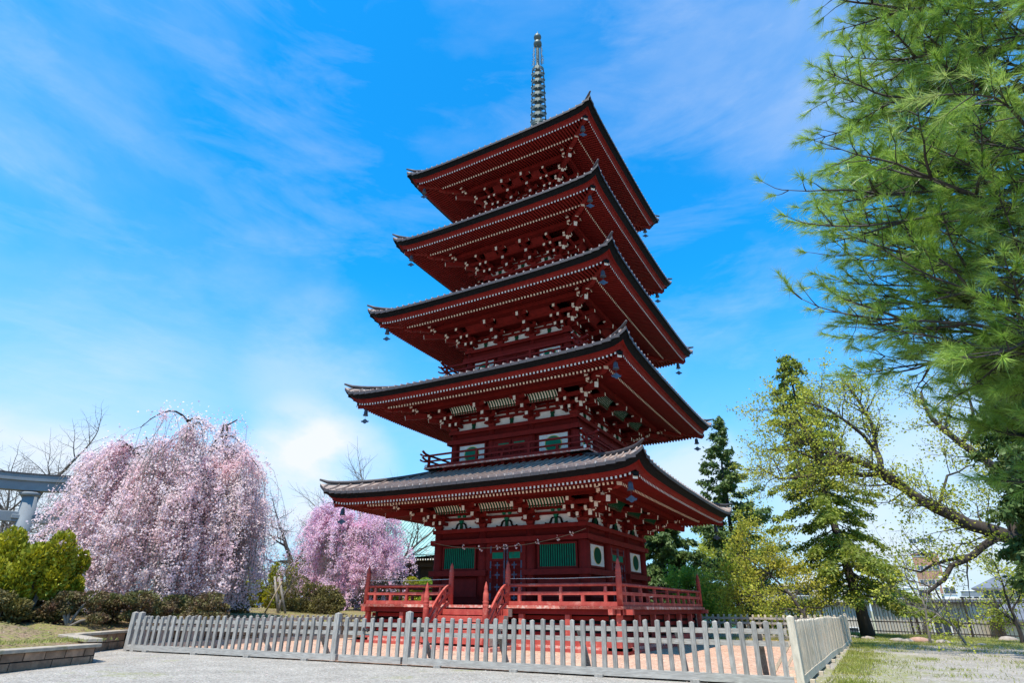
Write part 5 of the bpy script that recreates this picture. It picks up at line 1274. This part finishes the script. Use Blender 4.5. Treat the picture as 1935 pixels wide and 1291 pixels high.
# ------------------------------------------------------------------ buildings beyond the iron fence
def building(name, label, px0, px1, pytop, pybase, dist, depth, wall, roof, cat='building', rooftype='flat', wins=(), zb=None, ov=.3, corr=False, dist1=None):
    a = at(px0, pytop, dist); b = at(px1, pytop, dist1 or dist); A = Vector((a[0], a[1], 0)); d = Vector((b[0]-a[0], b[1]-a[1], 0)); L = d.length; d.normalize(); nrm = Vector((-d.y, d.x, 0))
    if nrm.dot(Vector((CAM[0]-A.x, CAM[1]-A.y, 0))) > 0: nrm = -nrm
    z1 = (a[2]+b[2])/2; z0 = -3.7; ang = math.atan2(d.y, d.x); t = thing(name, label, cat, (A.x, A.y, z0))
    C = A+d*L/2+nrm*depth/2; mb = MB(); mb.box((C.x, C.y, (z0+z1)/2), (L, depth, z1-z0), wall, ang)
    if corr:
        for k in range(int(L/.35)): q = A+d*(k+.5)*.35-nrm*.03; mb.box((q.x, q.y, (z0+z1)/2), (.1, .06, z1-z0-.1), wall, ang)
    reparent(mb.build('wall'), t)
    mb = MB()
    if rooftype == 'flat': mb.box((C.x, C.y, z1+.1), (L+2*ov, depth+2*ov, .22), roof, ang)
    else:
        h = rooftype
        def P(u, v, z): q = A+d*u+nrm*v; return (q.x, q.y, z)
        vs = [P(-ov, -ov, z1), P(L+ov, -ov, z1), P(L+ov, depth+ov, z1), P(-ov, depth+ov, z1), P(min(L*.25, 2.), depth/2, z1+h), P(L-min(L*.25, 2.), depth/2, z1+h)]
        mb.add(vs, [(0, 1, 5, 4), (1, 2, 5), (2, 3, 4, 5), (3, 0, 4), (3, 2, 1, 0)], roof)
        mb.box((C.x, C.y, z1-.06), (L+2*ov-.02, depth+2*ov-.02, .1), 'groof', ang)
    reparent(mb.build('roof'), t)
    for (u, z, w_, h_) in wins:
        q = A+d*u*L-nrm*.04; mb = MB(); mb.box((q.x, q.y, z), (w_, .1, h_), 'glass', ang)
        f = mb.build('window'); reparent(f, t)
        mb = MB(); e = .07; rt = d
        for (du, dz, ww, hh) in ((0, h_/2, w_+.14, e), (0, -h_/2, w_+.14, e), (-w_/2, 0, e, h_), (w_/2, 0, e, h_), (0, 0, .05, h_)):
            c_ = q+d*du-nrm*.07; mb.box((c_.x, c_.y, z+dz), (ww, .05, hh), 'wwall', ang)
        fr = mb.build('frame'); fr.parent = f
    return t
building('warehouse', 'long low tan warehouse with corrugated walls directly behind the iron railing', 1395, 1640, 1139, 1180, 58, 14, 'tan', 'tan', wins=[(.2, -.6, 1.6, 1.), (.45, -.6, 1.6, 1.), (.6, -.7, 2, 1.1), (.8, -.6, 1.8, 1.)], ov=.5, corr=True)
building('warehouse', 'grey white corrugated shed with dark flat roof edge right of the leaning conifer', 1645, 1830, 1141, 1190, 52, 12, 'tan', 'groof', wins=[(.72, -.3, 1.2, 1.8)], ov=.3, corr=True, dist1=47)
building('apartment_block', 'cream two level building with a roof railing behind the golden tree', 1400, 1600, 1108, 1140, 82, 12, 'cwall', 'cwall', wins=[(.15, 3.1, 2, 1), (.35, 3.1, 2, 1), (.6, 3.1, 2, 1), (.85, 3.1, 2, 1)], ov=.2)
building('house', 'white house with two small windows right of the leaning conifer', 1660, 1775, 1112, 1140, 88, 10, 'wwall', 'wwall', wins=[(.25, 2.9, 2, 1.), (.75, 2.9, 1.2, 1.)], ov=.1)
building('apartment_block', 'tall brown apartment tower in the distance behind the saplings', 1722, 1772, 1048, 1120, 230, 14, 'brick', 'brick', wins=[(f, z, 1.8, 1.4) for f in (.2, .5, .8) for z in (5, 9, 13, 17, 21)], ov=.2)
building('house', 'white building with blue trim between the brown tower and the grey roofed house', 1775, 1800, 1092, 1140, 120, 10, 'wwall', 'wwall', wins=[(.5, 4, 1.6, 1.)], ov=.1)
building('apartment_block', 'grey building with rows of balconies left of the grey roofed house', 1815, 1855, 1118, 1140, 150, 10, 'torii', 'wwall', wins=[(f, 3.2, 2.2, .9) for f in (.2, .5, .8)], ov=.1)
building('house', 'cream upper floor with grey hipped roof and dark window near the right edge', 1855, 2010, 1112, 1150, 66, 9, 'cwall', 'groof', rooftype=1.2, wins=[(.14, 2.35, 1.5, .85), (.55, 2.35, 1.5, .85)], ov=.7)
building('house', 'wide white house behind the right part of the iron railing', 1805, 2020, 1138, 1190, 56, 8, 'wwall', 'cwall', wins=[(.12, .3, 1.5, 1.3), (.3, .3, 1.5, 1.3), (.55, .3, 1.8, 1.3), (.75, .3, 1.5, 1.3)], ov=.3)
building('shed', 'small tan shed with sloping dark roof at the right edge behind the railing', 1890, 2010, 1172, 1200, 46, 5, 'cwall', 'groof', rooftype=1.1, wins=[(.5, -.6, 2.6, .3)], ov=.6)
building('house', 'distant white building seen through the branches above the warehouse', 1500, 1560, 1085, 1140, 130, 10, 'wwall', 'wwall', wins=[(.3, 5, 2, 1.2), (.7, 5, 2, 1.2)], ov=.1)
building('shed', 'teal sheet roofed shed seen between the veranda end and the back fence', 1275, 1390, 1152, 1190, 52, 8, 'teal', 'teal', ov=.1)
building('apartment_block', 'distant pale building showing through the railing right of the veranda', 1200, 1330, 1122, 1160, 110, 10, 'wwall', 'groof', wins=[(f, 2.2, 2.4, 1.2) for f in (.15, .4, .65, .9)], ov=.1)
